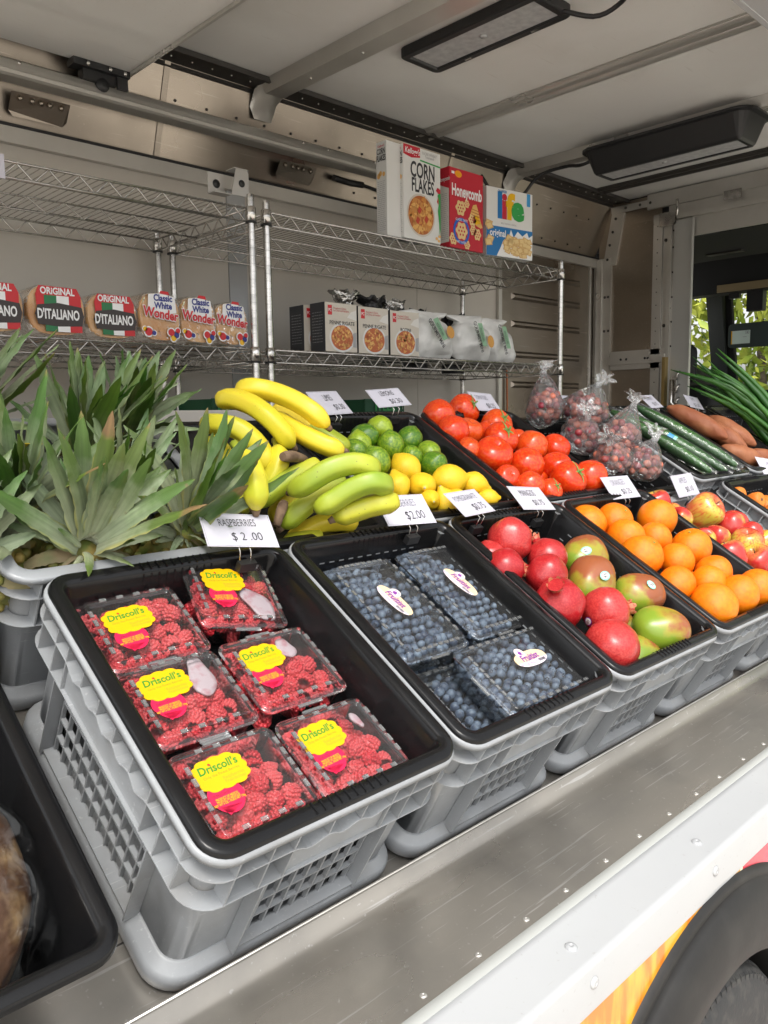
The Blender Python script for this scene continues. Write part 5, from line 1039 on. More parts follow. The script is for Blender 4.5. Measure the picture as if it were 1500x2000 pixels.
# ================================================================ WIRE RACKS AND WHAT STANDS ON THEM
YF, YB = 1.63, 2.26
def wire_rack(xl, xr, label):
    t = thing('wire_shelf_rack', label, 'shelf rack', Matrix.Translation(((xl+xr)/2, (YF+YB)/2, -.4)), 'chromed wire racks'); V = Matrix.Translation((-(xl+xr)/2, -(YF+YB)/2, .4))
    for x, y, top in ((xl, YF, 1.175), (xr, YF, 1.185), (xl, YB, 1.175), (xr, YB, 1.175)):
        b = MB(); prof = [(.0127, -.4)]; z = -.39
        while z < top-.02: prof += [(.0127, z), (.0120, z+.0004), (.0120, z+.0018), (.0127, z+.0022)]; z += .0254
        prof += [(.0127, top-.012), (.012, top-.003), (.006, top), (.0005, top)]; b.lathe(prof, 22, Matrix.Translation((x, y, 0)), False)
        p = ob('post', b.mesh('post', M['chrome']), t, V)
        for zs in (1.118, .660):
            b = MB(); b.lathe([(.0135, -.012), (.0185, -.010), (.0175, .034), (.0145, .037)], 16, Matrix.Translation((x, y, zs-.012))); ob('shelf_collar', b.mesh('c', M['chrome']), p)
            b = MB(); b.lathe([(.0135, -.0165), (.0195, -.0165), (.0195, -.0115), (.0135, -.0115)], 16, Matrix.Translation((x, y, zs-.012))); ob('collar_ring', b.mesh('c', M['black']), p)
    for zs in (1.135, .677):
        fr = MB(); zl = zs-.042
        for y in (YF, YB): 
            fr.tube([(xl, y, zs), (xr, y, zs)], .0038, 7); fr.tube([(xl, y, zl), (xr, y, zl)], .0034, 7)
        for x in (xl+.012, xr-.012):
            fr.tube([(x, YF, zs), (x, YB, zs)], .0038, 7); fr.tube([(x, YF, zl), (x, YB, zl)], .0034, 7)
        sf = ob('shelf_frame', fr.mesh('f', M['chrome']), t, V)
        zg = MB(); n_ = int((xr-xl)/.043)
        for y in (YF, YB):
            for i in range(n_):
                x0 = xl+.02+(xr-xl-.04)*i/n_; x1 = xl+.02+(xr-xl-.04)*(i+1)/n_; za, zb_ = (zl, zs) if i % 2 else (zs, zl)
                zg.tube([(x0, y+.003, za), (x1, y+.003, zb_)], .0026, 5, False)
        n_ = int((YB-YF)/.04)
        for x in (xl+.012, xr-.012):
            for i in range(n_):
                y0 = YF+.02+(YB-YF-.04)*i/n_; y1 = YF+.02+(YB-YF-.04)*(i+1)/n_; za, zb_ = (zl, zs) if i % 2 else (zs, zl)
                zg.tube([(x, y0, za), (x, y1, zb_)], .0026, 5, False)
        ob('zigzag_truss', zg.mesh('z', M['chrome']), sf, kind='stuff')
        dk = MB(); x = xl+.03
        while x < xr-.02: dk.tube([(x, YF-.002, zs+.0035), (x, YF+.006, zs+.005), (x, YB-.006, zs+.005), (x, YB+.002, zs+.0035)], .0016, 5); x += .0238
        for y in (YF+.16, YF+.32, YF+.48): 
            dk.tube([(xl+.012, y, zs-.001), (xr-.012, y, zs-.001)], .0030, 5); 
        ob('wire_deck', dk.mesh('d', M['chrome']), sf, kind='stuff')
        zz = MB(); y = YF+.32; n_ = int((xr-xl)/.06); zz.tube([(xl+.012, y, zl), (xr-.012, y, zl)], .003, 5)
        for i in range(n_):
            x0 = xl+.02+(xr-xl-.04)*i/n_; x1 = xl+.02+(xr-xl-.04)*(i+1)/n_; za, zb_ = (zl, zs) if i % 2 else (zs, zl); zz.tube([(x0, y, za), (x1, y, zb_)], .0024, 5, False)
        ob('middle_truss', zz.mesh('z', M['chrome']), sf, kind='stuff')
    return t
wire_rack(-.58, 1.222, 'left chromed wire rack with loaves of bread on its lower shelf')
wire_rack(1.284, 3.035, 'right chromed wire rack holding cereal and pasta boxes')
b = MB(); b.box(-.05, .06, 0, .001, 0, .10); br = thing('rack_bracket', 'bent aluminium bracket with a round hole tying the racks to the wall', 'bracket', Matrix.Translation((1.225, 1.69, 1.19)))
b = MB(); b.add([(-.035, 0, 0), (.035, 0, 0), (.035, .0, .085), (-.015, .0, .085), (-.035, .003, 0), (.035, .003, 0), (.035, .003, .085), (-.015, .003, .085)], [(0, 1, 2, 3), (7, 6, 5, 4), (0, 4, 5, 1), (1, 5, 6, 2), (2, 6, 7, 3), (3, 7, 4, 0)])
b.box(-.022, .036, .0, .05, .086, .089); b.box(-.10, -.037, .04, .043, .0, .07); b.box(-.10, -.036, .0, .04, -.003, 0); ob('bracket_plate', b.mesh('p', M['alu']), br)
b = MB(); b.lathe([(.0001, .001), (.012, .001), (.012, 0)], 20, Matrix.Translation((.006, -.0005, .04)) @ Matrix.Rotation(PI/2, 4, 'X')); ob('round_hole', b.mesh('p', M['black']), br)
b = MB(); b.lathe([(.0001, .001), (.014, .001), (.014, 0)], 20, Matrix.Translation((-.068, .0395, .035)) @ Matrix.Rotation(PI/2, 4, 'X')); ob('round_hole', b.mesh('p', M['black']), br)
b = MB(); b.box(0, .07, 0, .0015, 0, .062); tag(ob('shelf_tag', b.mesh('t', M['card']), None, Matrix.Translation((.365, 1.618, 1.085))), 'blank white price tag hanging on the upper shelf edge at the far left', 'price tag')

FR = Matrix.Rotation(PI/2, 4, 'X')               # local xy -> facing -Y
def carton(name, x, y, z, w, d, h, rz, mat, label, group, sidemat=None):
    t = thing(name, label, 'box', Matrix.Translation((x, y, z)) @ Matrix.Rotation(rz, 4, 'Z'), group)
    b = MB(); b.box(0, w, 0, d, 0, h); me = bevel(b.mesh('carton', M[mat]), .0012, 1); ob('carton', me, t)
    if sidemat: b = MB(); b.box(-.0006, 0, .0, d, 0, h); ob('side_panel', b.mesh('s', M[sidemat]), t)
    b = MB(); b.box(.002, w-.002, d*.5, d*.5+.0008, h, h+.0006); ob('top_flap', b.mesh('s', M['greyprint']), t)
    return t
def F(x, z, k=1): return Matrix.Translation((x, -.0004*k, z)) @ FR       # on the front face
def SD(y, z, k=1): return Matrix.Translation((-.0006-.0004*k, y, z)) @ Matrix.Rotation(-PI/2, 4, 'Z') @ FR
def patch(parent, name, pts, mat, Mx): b = MB(); b.sheet(pts, 0); return ob(name, b.mesh('p', M[mat]), parent, Mx)
def disc(rx, ry, n=32, cx=0, cy=0): return [(cx+rx*math.cos(2*PI*k/n), cy+ry*math.sin(2*PI*k/n)) for k in range(n)]
def lump_food(parent, cx, cz, rx, rz_, n_, mats, seed, size=.012, k=5):
    rs = random.Random(seed)
    for mi, mt in enumerate(mats):
        b = MB()
        for i in range(n_//len(mats)):
            a = rs.uniform(0, 2*PI); q = math.sqrt(rs.random()); x, z = cx+rx*q*math.cos(a), cz+rz_*q*math.sin(a); s_ = size*rs.uniform(.5, 1.2); an = rs.uniform(0, PI)
            b.sheet([(x+s_*math.cos(an+t)*(1 if j % 2 else .6), z+s_*math.sin(an+t)*(1 if j % 2 else .6)) for j, t in enumerate([0, 1.1, 2.1, 3.2, 4.2, 5.2])], .0002*(i % 5)+.0001*mi)
        ob('printed_food', b.mesh('f', M[mt]), parent, F(0, 0, k))
def smallprint(parent, x0, x1, z0, z1, n_, mat, fn, seed, k=2):
    rs = random.Random(seed); b = MB()
    for i in range(n_):
        z = z0+(z1-z0)*(i+.5)/n_; x = x0
        while x < x1-.004:
            wv = rs.uniform(.004, .014); b.sheet([(x, z-.0008), (min(x+wv, x1), z-.0008), (min(x+wv, x1), z+.0008), (x, z+.0008)], 0); x += wv+.003
    ob('small_print', b.mesh('p', M[mat]), parent, fn(0, 0, k))
for c in dict(flake1=(.62, .25, .05), flake2=(.45, .13, .03), flake3=(.75, .42, .12), strawb=(.5, .06, .03), honey=(.75, .45, .14), pillow=(.62, .38, .14), pillow2=(.75, .55, .25), pasta1=(.62, .28, .08), pasta2=(.5, .13, .04), milk=(.8, .8, .78)).items(): cm(c[0], c[1], .45)
M['kred'] = flat('print_red', (.50, .012, .03))
def cornflakes(x, y, z, rz, label, front):
    t = carton('cereal_box', x, y, z, .215, .058, .355, rz, 'boxwhite', label, 'cereal boxes on the top shelf')
    patch(t, 'print_panel', [(-.026, .345), (.026, .345), (.026, .312), (-.026, .318)], 'kred' if 0 else 'boxwhite', SD(.029, 0)) 
    text("Kellogg's", .014, 'kred', t, SD(.029, .338, 2), .75, .02, 'brand_lettering', shear=.2)
    text('CORN\nFLAKES', .030, 'ink', t, SD(.029, .305, 2), .52, .03, 'title_lettering')
    for dx, dz, rr in ((-.014, .232, .009), (.004, .236, .010), (.014, .228, .011)): patch(t, 'printed_flake', disc(rr*.8, rr, 12), 'flake3', SD(.029+dx, dz, 2))
    smallprint(t, -.022, .022, .02, .21, 26, 'greyprint', lambda a, b_, k: SD(.029, 0, k), 3)
    if not front: return t
    patch(t, 'print_panel', [(.0, .355), (.095, .355), (.095, .318), (.045, .310), (.0, .318)], 'kred', F(0, 0, 1)); text("Kellogg's", .030, 'whiteprint', t, F(.050, .334, 2), .8, .02, 'brand_lettering', shear=.25)
    text('SUCRE WHEAT\nTournesol', .014, 'greyprint', t, F(.150, .333, 2), .9, .01, 'top_lettering'); patch(t, 'green_stripe', [(.095, .312), (.215, .306), (.215, .300), (.095, .306)], 'leafgreen', F(0, 0, 1))
    text('CORN', .082, 'ink', t, F(.110, .266, 2), .60, .022, 'title_lettering'); text('FLAKES', .074, 'ink', t, F(.110, .208, 2), .55, .022, 'title_lettering')
    patch(t, 'printed_bowl', disc(.082, .083, 40, .098, .098), 'bowl', F(0, 0, 2)); patch(t, 'printed_bowl', disc(.074, .075, 40, .098, .098), 'flake2', F(0, 0, 3)); lump_food(t, .098, .098, .066, .068, 150, ('flake1', 'flake3', 'cereal'), 2, .013, 4)
    for sx_, sz_ in ((.085, .115), (.125, .085), (.075, .075)): patch(t, 'printed_strawberry', [(sx_-.012, sz_-.004), (sx_+.003, sz_-.016), (sx_+.015, sz_+.006), (sx_, sz_+.016)], 'strawb', F(0, 0, 9))
    patch(t, 'printed_rooster', [(.196, .19), (.207, .205), (.214, .20), (.214, .06), (.208, .035), (.205, .08), (.198, .13), (.204, .16)], 'leafgreen', F(0, 0, 3)); patch(t, 'printed_comb', [(.186, .208), (.196, .222), (.213, .215), (.213, .20), (.200, .198)], 'kred', F(0, 0, 4)); patch(t, 'printed_comb', [(.192, .165), (.200, .185), (.202, .155)], 'kred', F(0, 0, 4))
    for dx, dz in ((.19, .02), (.207, .03), (.203, .012)): patch(t, 'printed_flake', disc(.008, .006, 10, dx, dz), 'flake3', F(0, 0, 3))
    return t
ZT = 1.1445
cornflakes(1.874, 1.648, ZT, R(0), 'white corn flakes box at the left end of the cereal row, mostly its side showing', False)
cornflakes(1.950, 1.632, ZT, R(0), 'white corn flakes box with its bowl picture facing the viewer', True)
t = carton('cereal_box', 2.222, 1.632, ZT, .218, .055, .322, R(0), 'kred', 'red honeycomb cereal box between the corn flakes and the blue and white box', 'cereal boxes on the top shelf', 'kred')
patch(t, 'side_print', [(-.024, .02), (.024, .02), (.024, .235), (-.024, .255)], 'paper', SD(.0275, 0)); smallprint(t, -.02, .02, .03, .22, 24, 'greyprint', lambda a, b_, k: SD(.0275, 0, k), 5); text('Honeycomb', .022, 'whiteprint', t, SD(.0275, .275, 2), .55, .02, 'title_lettering')
text('Post', .020, 'yellow', t, F(.055, .300, 3), 1, .02, 'brand_lettering', shear=.2); patch(t, 'brand_oval', disc(.022, .014, 24, .055, .300), 'orangeprint', F(0, 0, 1)); patch(t, 'brand_tab', [(.012, .307), (.03, .307), (.03, .297), (.012, .297)], 'whiteprint', F(0, 0, 1))
text('Honeycomb', .066, 'whiteprint', t, F(.110, .232, 2), .60, .030, 'title_lettering')
def hexpiece(cx, cz, r, k=3):
    b = MB(); b.sheet([(cx+r*(1+.12*math.cos(6*a))*math.cos(a), cz+r*(1+.12*math.cos(6*a))*math.sin(a)) for a in [2*PI*i/36 for i in range(36)]], 0); o = ob('printed_honeycomb', b.mesh('h', M['pillow2']), t, F(0, 0, k))
    b = MB()
    for i in range(7):
        a = 2*PI*i/6; q = .5*r if i < 6 else 0; b.sheet(disc(r*.14, r*.14, 10, cx+q*math.cos(a), cz+q*math.sin(a)), .0004)
    ob('printed_hole', b.mesh('h', M['kred']), o)
for h_ in ((.068, .165, .030, 3), (.108, .188, .016, 3), (.150, .085, .020, 3), (.178, .072, .024, 3), (.022, .035, .024, 3), (.145, .128, .024, 3), (.11, .02, .018, 3)): hexpiece(*h_)
patch(t, 'printed_badge', disc(.052, .054, 40, .073, .072), 'eggblue', F(0, 0, 4)); text('CLASSIC TASTE', .014, 'whiteprint', t, F(.073, .1165, 6), .8, .01, 'badge_lettering'); text('BEST CLASSIC', .012, 'whiteprint', t, F(.073, .0265, 6), .8, .01, 'badge_lettering')
patch(t, 'printed_badge', disc(.040, .041, 36, .073, .072), 'kred', F(0, 0, 5)); hexpiece(.073, .072, .035, 6)
patch(t, 'printed_honey', [(.128, .125), (.135, .16), (.150, .19), (.172, .196), (.185, .17), (.200, .13), (.214, .105), (.20, .10), (.17, .108), (.15, .12)], 'honey', F(0, 0, 2)); patch(t, 'printed_honey', [(.15, .12), (.155, .150), (.185, .150), (.20, .12), (.17, .112)], 'yellow', F(0, 0, 3))
for zz_ in (.135, .148, .160, .172): patch(t, 'honey_line', [(.138, zz_), (.195, zz_-.006), (.195, zz_-.003), (.138, zz_+.003)], 'flake2', F(0, 0, 4))
t = carton('cereal_box', 2.474, 1.640, ZT, .285, .05, .292, R(-8), 'boxwhite', 'blue and white cereal box at the right end of the cereal row', 'cereal boxes on the top shelf')
b = MB(); b.sheet([(0, 0), (.285, 0), (.285, .128), (.03, .128), (.0, .128)], 0); ob('blue_field', b.mesh('b', M['blue2']), t, F(0, 0, 1))
for ch, x_, col in (('l', .080, 'blue2'), ('i', .108, 'kred'), ('f', .140, 'yellow'), ('e', .190, 'leafgreen')): text(ch, .148, col, t, F(x_, .2140, 2), 1.08 if ch == 'e' else 1.0, .05, 'title_lettering')
text('QUAKER', .014, 'blue2', t, F(.095, .279, 2), 1, .02, 'brand_lettering'); text('MULTIGRAIN CEREAL', .010, 'greyprint', t, F(.135, .143, 2), 1, .01, 'small_lettering'); text('original', .042, 'whiteprint', t, F(.068, .098, 3), .8, .02, 'flavour_lettering')
patch(t, 'corner_flag', [(.248, .290), (.270, .290), (.270, .235), (.248, .235)], 'sky', F(0, 0, 2))
b = MB(); b.sheet([(.06, 0), (.285, 0), (.285, .112), (.262, .098), (.25, .12), (.22, .100), (.19, .118), (.165, .088), (.148, .122), (.13, .078), (.10, .070), (.085, .04)], 0); ob('printed_milk', b.mesh('m', M['milk']), t, F(0, 0, 3))
def pillows(pts, s, k):
    rs = random.Random(8)
    for m_ in ('pillow', 'pillow2'):
        b = MB()
        for i, (x_, z_) in enumerate(pts):
            an = rs.uniform(-.5, .5); q = s if m_ == 'pillow' else s*.72
            b.sheet([(x_+q*1.4*math.cos(an+PI/4+PI/2*j), z_+q*math.sin(an+PI/4+PI/2*j)) for j in range(4)], .0003*(i % 6)+(.00015 if m_ == 'pillow2' else 0))
        ob('printed_pillow', b.mesh('m', M[m_]), t, F(0, 0, k)); rs = random.Random(8)
rs = random.Random(6); pillows([(rs.uniform(.115, .265), rs.uniform(.015, .085)) for i in range(46)], .017, 4); pillows([(.012, .135), (.015, .125), (.02, .07), (.01, .055)], .020, 5)
# pasta cartons
ZP = .6865
def pasta(x, y, w, h, rz, title, label, seed):
    t = carton('pasta_box', x, y, ZP, w, .085, h, rz, 'boxcream', label, 'pasta cartons on the lower shelf', 'charcoal')
    smallprint(t, -.030, .030, .03, h-.03, 11, 'greyprint', lambda a, b_, k: SD(.0425, 0, k), seed)
    patch(t, 'red_flag', [(.014, h-.045), (.034, h-.045), (.034, h-.010), (.014, h-.010)], 'red', F(0, 0, 1)); text('PC', .016, 'whiteprint', t, F(.024, h-.028, 2), .8, .01, 'flag_lettering')
    text("President's Choice\nLe Choix du Président", .0105, 'kred', t, F(.040, h-.024, 2), .8, 0, 'brand_lettering', 'LEFT', .15)
    text(title, .0195, 'ink', t, F(w/2+.004, h-.073, 2), .95, .012, 'title_lettering'); smallprint(t, .05, w-.04, h-.095, h-.085, 1, 'greyprint', F, seed+1)
    patch(t, 'printed_bowl', disc(.062, .054, 40, w*.52, .052), 'boxwhite', F(0, 0, 1)); patch(t, 'printed_bowl', disc(.054, .046, 40, w*.52, .052), 'pasta2', F(0, 0, 2)); lump_food(t, w*.52, .052, .047, .040, 110, ('pasta1', 'flake3', 'pasta2'), seed, .009, 3)
    patch(t, 'side_window', [(w-.022, .02), (w-.004, .018), (w-.004, .075), (w-.022, .07)], 'greyprint', F(0, 0, 3)); patch(t, 'print_tint', [(w-.05, h-.05), (w-.002, h-.06), (w-.002, h-.02), (w-.03, h-.03)], 'paper', F(0, 0, 1))
pasta(1.545, 1.645, .157, .178, 0, 'PENNE RIGATE', 'foremost pasta carton with a dark side panel beside the posts', 1)
pasta(1.712, 1.648, .160, .176, 0, 'PENNE RIGATE', 'middle pasta carton between its two neighbours', 2)
pasta(1.884, 1.650, .165, .174, 0, 'ROTINI', 'rotini carton at the right end beside the potato bags', 3)
pasta(1.520, 1.738, .157, .174, R(0), 'PENNE', 'dark sided pasta carton set back at the left end', 4)
# potato bags
def pillow_bag(x, y, z, w, h, d, lean, rz, mat, label, cat, group, seed, cr=.05, name='snack_bag'):
    t = thing(name, label, cat, Matrix.Translation((x, y, z)) @ Euler((0, 0, rz)).to_matrix().to_4x4(), group); b = MB(); rings = []
    for i in range(25):
        v = i/24; ring = []
        for k in range(40):
            a = 2*PI*k/40; wd = w/2*(.55+.45*math.sin(PI*min(1, v*1.15+.08))**.5) if v < .88 else w/2*(.55+.5*(v-.88)/.12*.5+.2)
            th = d/2*math.sin(PI*min(max(v, .03), .97))**.6
            c_, s_ = math.cos(a), math.sin(a); p = Vector((wd*abs(c_)**.8*(1 if c_ > 0 else -1), th*s_, h*v)); p.x += lean*v*h
            p += Vector((0, 1, 0))*cr*.35*noise.noise(p*14+Vector((seed, 0, 0)))+Vector((cr*.2, 0, cr*.2))*noise.noise(p*22+Vector((0, seed, 0))); p.z = max(p.z, 0)
            ring.append(p)
        rings.append(ring)
    b.loft(rings); ob('bag_body', b.mesh('bag', M[mat]), t); return t
M['bagfilm'] = pbr('white_bag_film', (.84, .84, .82), .35, col2=(.66, .66, .64), nscale=12, bump=.5, bscale=16, bdist=.012)
M['bagfilmtop'] = M['bagfilm']
for i, (x, y, ln, rz, lb) in enumerate([(2.20, 1.72, -.25, -.0, 'white bag of gourmet potatoes beside the rotini carton'), (2.47, 1.72, -.22, 0, 'middle white bag of gourmet potatoes'), (2.68, 1.74, -.35, 0, 'rightmost white bag of gourmet potatoes, slumping outwards')]):
    t = pillow_bag(x, y, ZP, .27, .195, .12, ln, rz, 'bagfilm', lb, 'bag', 'white bags of mini potatoes', i+3, .06, 'potato_bag')
    Mx = Matrix.Translation((-.035+ln*.09, -.084, .098)) @ FR @ Matrix.Rotation(R(-66 if i else -50), 4, 'Z')
    text('GOURMET MINI', .028, 'ink', t, Mx, .72, .02, 'title_lettering'); text('POTATOES', .014, 'ink', t, Mx @ Matrix.Translation((0, .028, 0)), .9, .01, 'subtitle_lettering')
    b = MB(); b.sheet([(-.055, .022), (.05, .018), (.06, .045), (-.045, .05)], -.004); ob('green_print', b.mesh('g', M['mint']), t, Mx)
    b = MB(); b.sheet(disc(.028, .022, 20, .05, .075), -.003); 
    if i < 2: ob('potato_print', b.mesh('g', M['gold']), t, Mx)
def foil_bag(x, y, z, seed, label, silver):
    t = thing('foil_bag', label, 'bag', Matrix.Translation((x, y, z)), 'dark foil bags behind the pasta'); rs = random.Random(seed)
    b = MB(); rings = []
    for i in range(12):
        v = i/11; rings.append([Vector((.065*(1-.4*v)*math.cos(a)*(1+.3*noise.noise(Vector((a, v*3, seed)))), .05*(1-.4*v)*math.sin(a), .20*v)) for a in [2*PI*k/20 for k in range(20)]])
    b.loft(rings); ob('bag_body', b.mesh('b', M['foilblack']), t); b = MB(); rings = []
    for i in range(9):
        v = i/8; rings.append([Vector(((.018+.045*v)*math.cos(a)*(1+.7*noise.noise(Vector((a*2, v*4, seed)))), (.016+.03*v)*math.sin(a)*(1+.7*noise.noise(Vector((a*2, v*4, seed+4)))), .19+.075*v*(1+.5*noise.noise(Vector((a*2, 1, seed)))))) for a in [2*PI*k/26 for k in range(26)]])
    b.loft(rings, True, False); ob('gathered_top', b.mesh('b', M['foil'] if silver else M['foilblack']), t)
for i, (x, z0, sv_, lb) in enumerate([(1.83, 0, True, 'dark foil bag with a silver gathered top behind the middle carton'), (1.98, -.01, False, 'black foil bag behind the gap between the cartons'), (2.11, -.015, True, 'dark foil bag with shiny silver top behind the rotini carton'), (2.24, -.045, False, 'black bag sagging behind the first potato bag'), (2.50, -.05, False, 'black bag poking up behind the middle potato bag')]): foil_bag(x, 1.86, ZP+z0, i, lb, sv_)
# bread
def loaf(x, y, w, h, d, lb, kind, seed):
    t = thing('bread_loaf', lb, 'bread', Matrix.Translation((x, y, ZP)), 'bagged loaves on the lower shelf'); b = MB(); rings = []
    for i in range(14):
        v = i/13; y_ = d*v; sc_ = 1-.06*(1-min(1, v*6))**2-.05*max(0, v-.85)/.15; ring = []
        for k in range(36):
            a = 2*PI*k/36; c_, s_ = math.cos(a), math.sin(a); q = (abs(c_)**3.2+abs(s_)**3.2)**(1/3.2); px, pz = c_/q, s_/q
            zz_ = h/2+pz*h/2*sc_; xx = px*w/2*sc_*(1+.05*math.sin((zz_/h)*PI*1.2-.5)); ring.append((w/2+xx+.002*noise.noise(Vector((k, i, seed))), y_+.003*noise.noise(Vector((k*.4, i*.5, seed))), zz_*(1+.03*noise.noise(Vector((k*.3, 0, seed))))))
        rings.append(ring)
    b.loft(rings); ob('crust', b.mesh('crust', M['crust']), t)
    b = MB(); b.loft([[(w/2+(p[0]-w/2)*1.03, p[1]*1.04-.005, p[2]*1.03+.001*noise.noise(Vector((k*2, i, 3)))) for k, p in enumerate(r_)] for i, r_ in enumerate(rings)]); ob('bread_bag', b.mesh('bag', M['wrap']), t)
    f = lambda x_, z_, k=1: Matrix.Translation((x_, -.008-.0006*k, z_)) @ FR
    if kind == 'd':
        patch(t, 'red_print', [(.022, h*.46), (w-.018, h*.46), (w-.012, h*.80), (w-.024, h*.97), (.028, h*.98), (.018, h*.8)], 'red', f(0, 0, 1))
        for j, m_ in enumerate(('flaggreen', 'whiteprint', 'red')): 
            x0 = w*.26+j*w*.22; patch(t, 'flag_band', [(x0, .012), (x0+w*.22, .012), (x0+w*.22, h*.80), (x0, h*.80)], m_, f(0, 0, 2))
        patch(t, 'name_plate', [(.022, h*.22), (w*.5, h*.19), (w-.012, h*.22), (w-.006, h*.42), (w-.012, h*.60), (w*.5, h*.66), (.022, h*.60), (.014, h*.42)], 'brownblack', f(0, 0, 3))
        text("D'ITALIANO", .038, 'whiteprint', t, f(w/2, h*.42, 5), .58, .03, 'brand_lettering'); text('ORiGINAL', .026, 'whiteprint', t, f(w/2, h*.88, 4), .82, .03, 'title_lettering')
    else:
        patch(t, 'white_print', [(.020, h*.60), (w*.5, h*.56), (w-.014, h*.60), (w-.018, h*.92), (w*.5, h*.98), (.024, h*.94)], 'whiteprint', f(0, 0, 1))
        patch(t, 'red_patch', [(w*.46, h*.97), (w*.72, h*.95), (w*.70, h*1.02), (w*.5, h*1.03)], 'red', f(0, 0, 2))
        text('Classic\nWhite', .027, 'navy', t, f(w*.55, h*.80, 3), .85, .035, 'title_lettering'); 
        text('Wonder', .040, 'whiteprint', t, f(w*.48, h*.555, 3) @ Matrix.Rotation(R(-6), 4, 'Z'), .84, .085, 'brand_outline'); text('Wonder', .040, 'red', t, f(w*.48, h*.555, 5) @ Matrix.Rotation(R(-6), 4, 'Z'), .84, .035, 'brand_lettering')
        for cx_, cz_, r_, m_ in ((.02, .028, .0125, 'red'), (.038, .025, .007, 'navy'), (.008, .036, .007, 'yellow'), (w-.035, .030, .011, 'red'), (w-.017, .022, .009, 'navy'), (w-.028, .012, .009, 'yellow'), (w-.012, .036, .008, 'red')):
            patch(t, 'balloon_print', disc(r_*1.35, r_*1.35, 18, cx_, cz_), 'whiteprint', f(0, 0, 2)); patch(t, 'balloon_print', disc(r_, r_, 18, cx_, cz_), m_, f(0, 0, 3))
loaf(.313, 1.66, .160, .138, .26, 'Italian loaf in a red printed bag cut by the left edge of the view', 'd', 1)
loaf(.487, 1.66, .160, .140, .26, 'Italian loaf in a red printed bag between its two matching neighbours', 'd', 2)
loaf(.656, 1.66, .154, .132, .26, 'Italian loaf in a red printed bag next to the white bread', 'd', 3)
loaf(.818, 1.65, .132, .150, .26, 'white sandwich loaf beside the last Italian loaf', 'w', 4)
loaf(.955, 1.65, .124, .148, .26, 'middle white sandwich loaf', 'w', 5)
loaf(1.083, 1.65, .122, .140, .26, 'white sandwich loaf against the rack post', 'w', 6)
# folding green crates and the counter behind
for x, w_, lb in ((1.275, .165, 'green folding crate behind the bananas, under the racks'), (2.06, .24, 'green folding crate behind the lime sign, under the racks')):
    t = thing('green_crate', lb, 'crate', Matrix.Translation((x, 2.0, .40)), 'green folding crates'); b = MB(); b.box(0, w_*1.0, 0, .3, 0, .12); ob('crate_body', b.mesh('c', M['green']), t)
    b = MB(); 
    for z in (.02, .045, .07, .095, .118): b.box(-.004, w_+.004, -.006, -.0005, z-.004, z+.004)
    for i in range(5): b.box(w_*i/4-.003, w_*i/4+.003, -.008, -.0062, .0, .12)
    ob('crate_rib', b.mesh('c', M['green']), t, kind='stuff'); text('ITLEE', .05, 'leafgreen', t, Matrix.Translation((w_/2, -.009, .085)) @ FR, 1.1, .02, 'moulded_lettering')
b = MB(); b.box(.55, 1.35, 1.42, 1.60, -.40, .472); tag(ob('grey_cabinet', bevel(b.mesh('c', M['wall']), .004, 2)), 'grey cabinet top showing behind the bananas', 'cabinet')
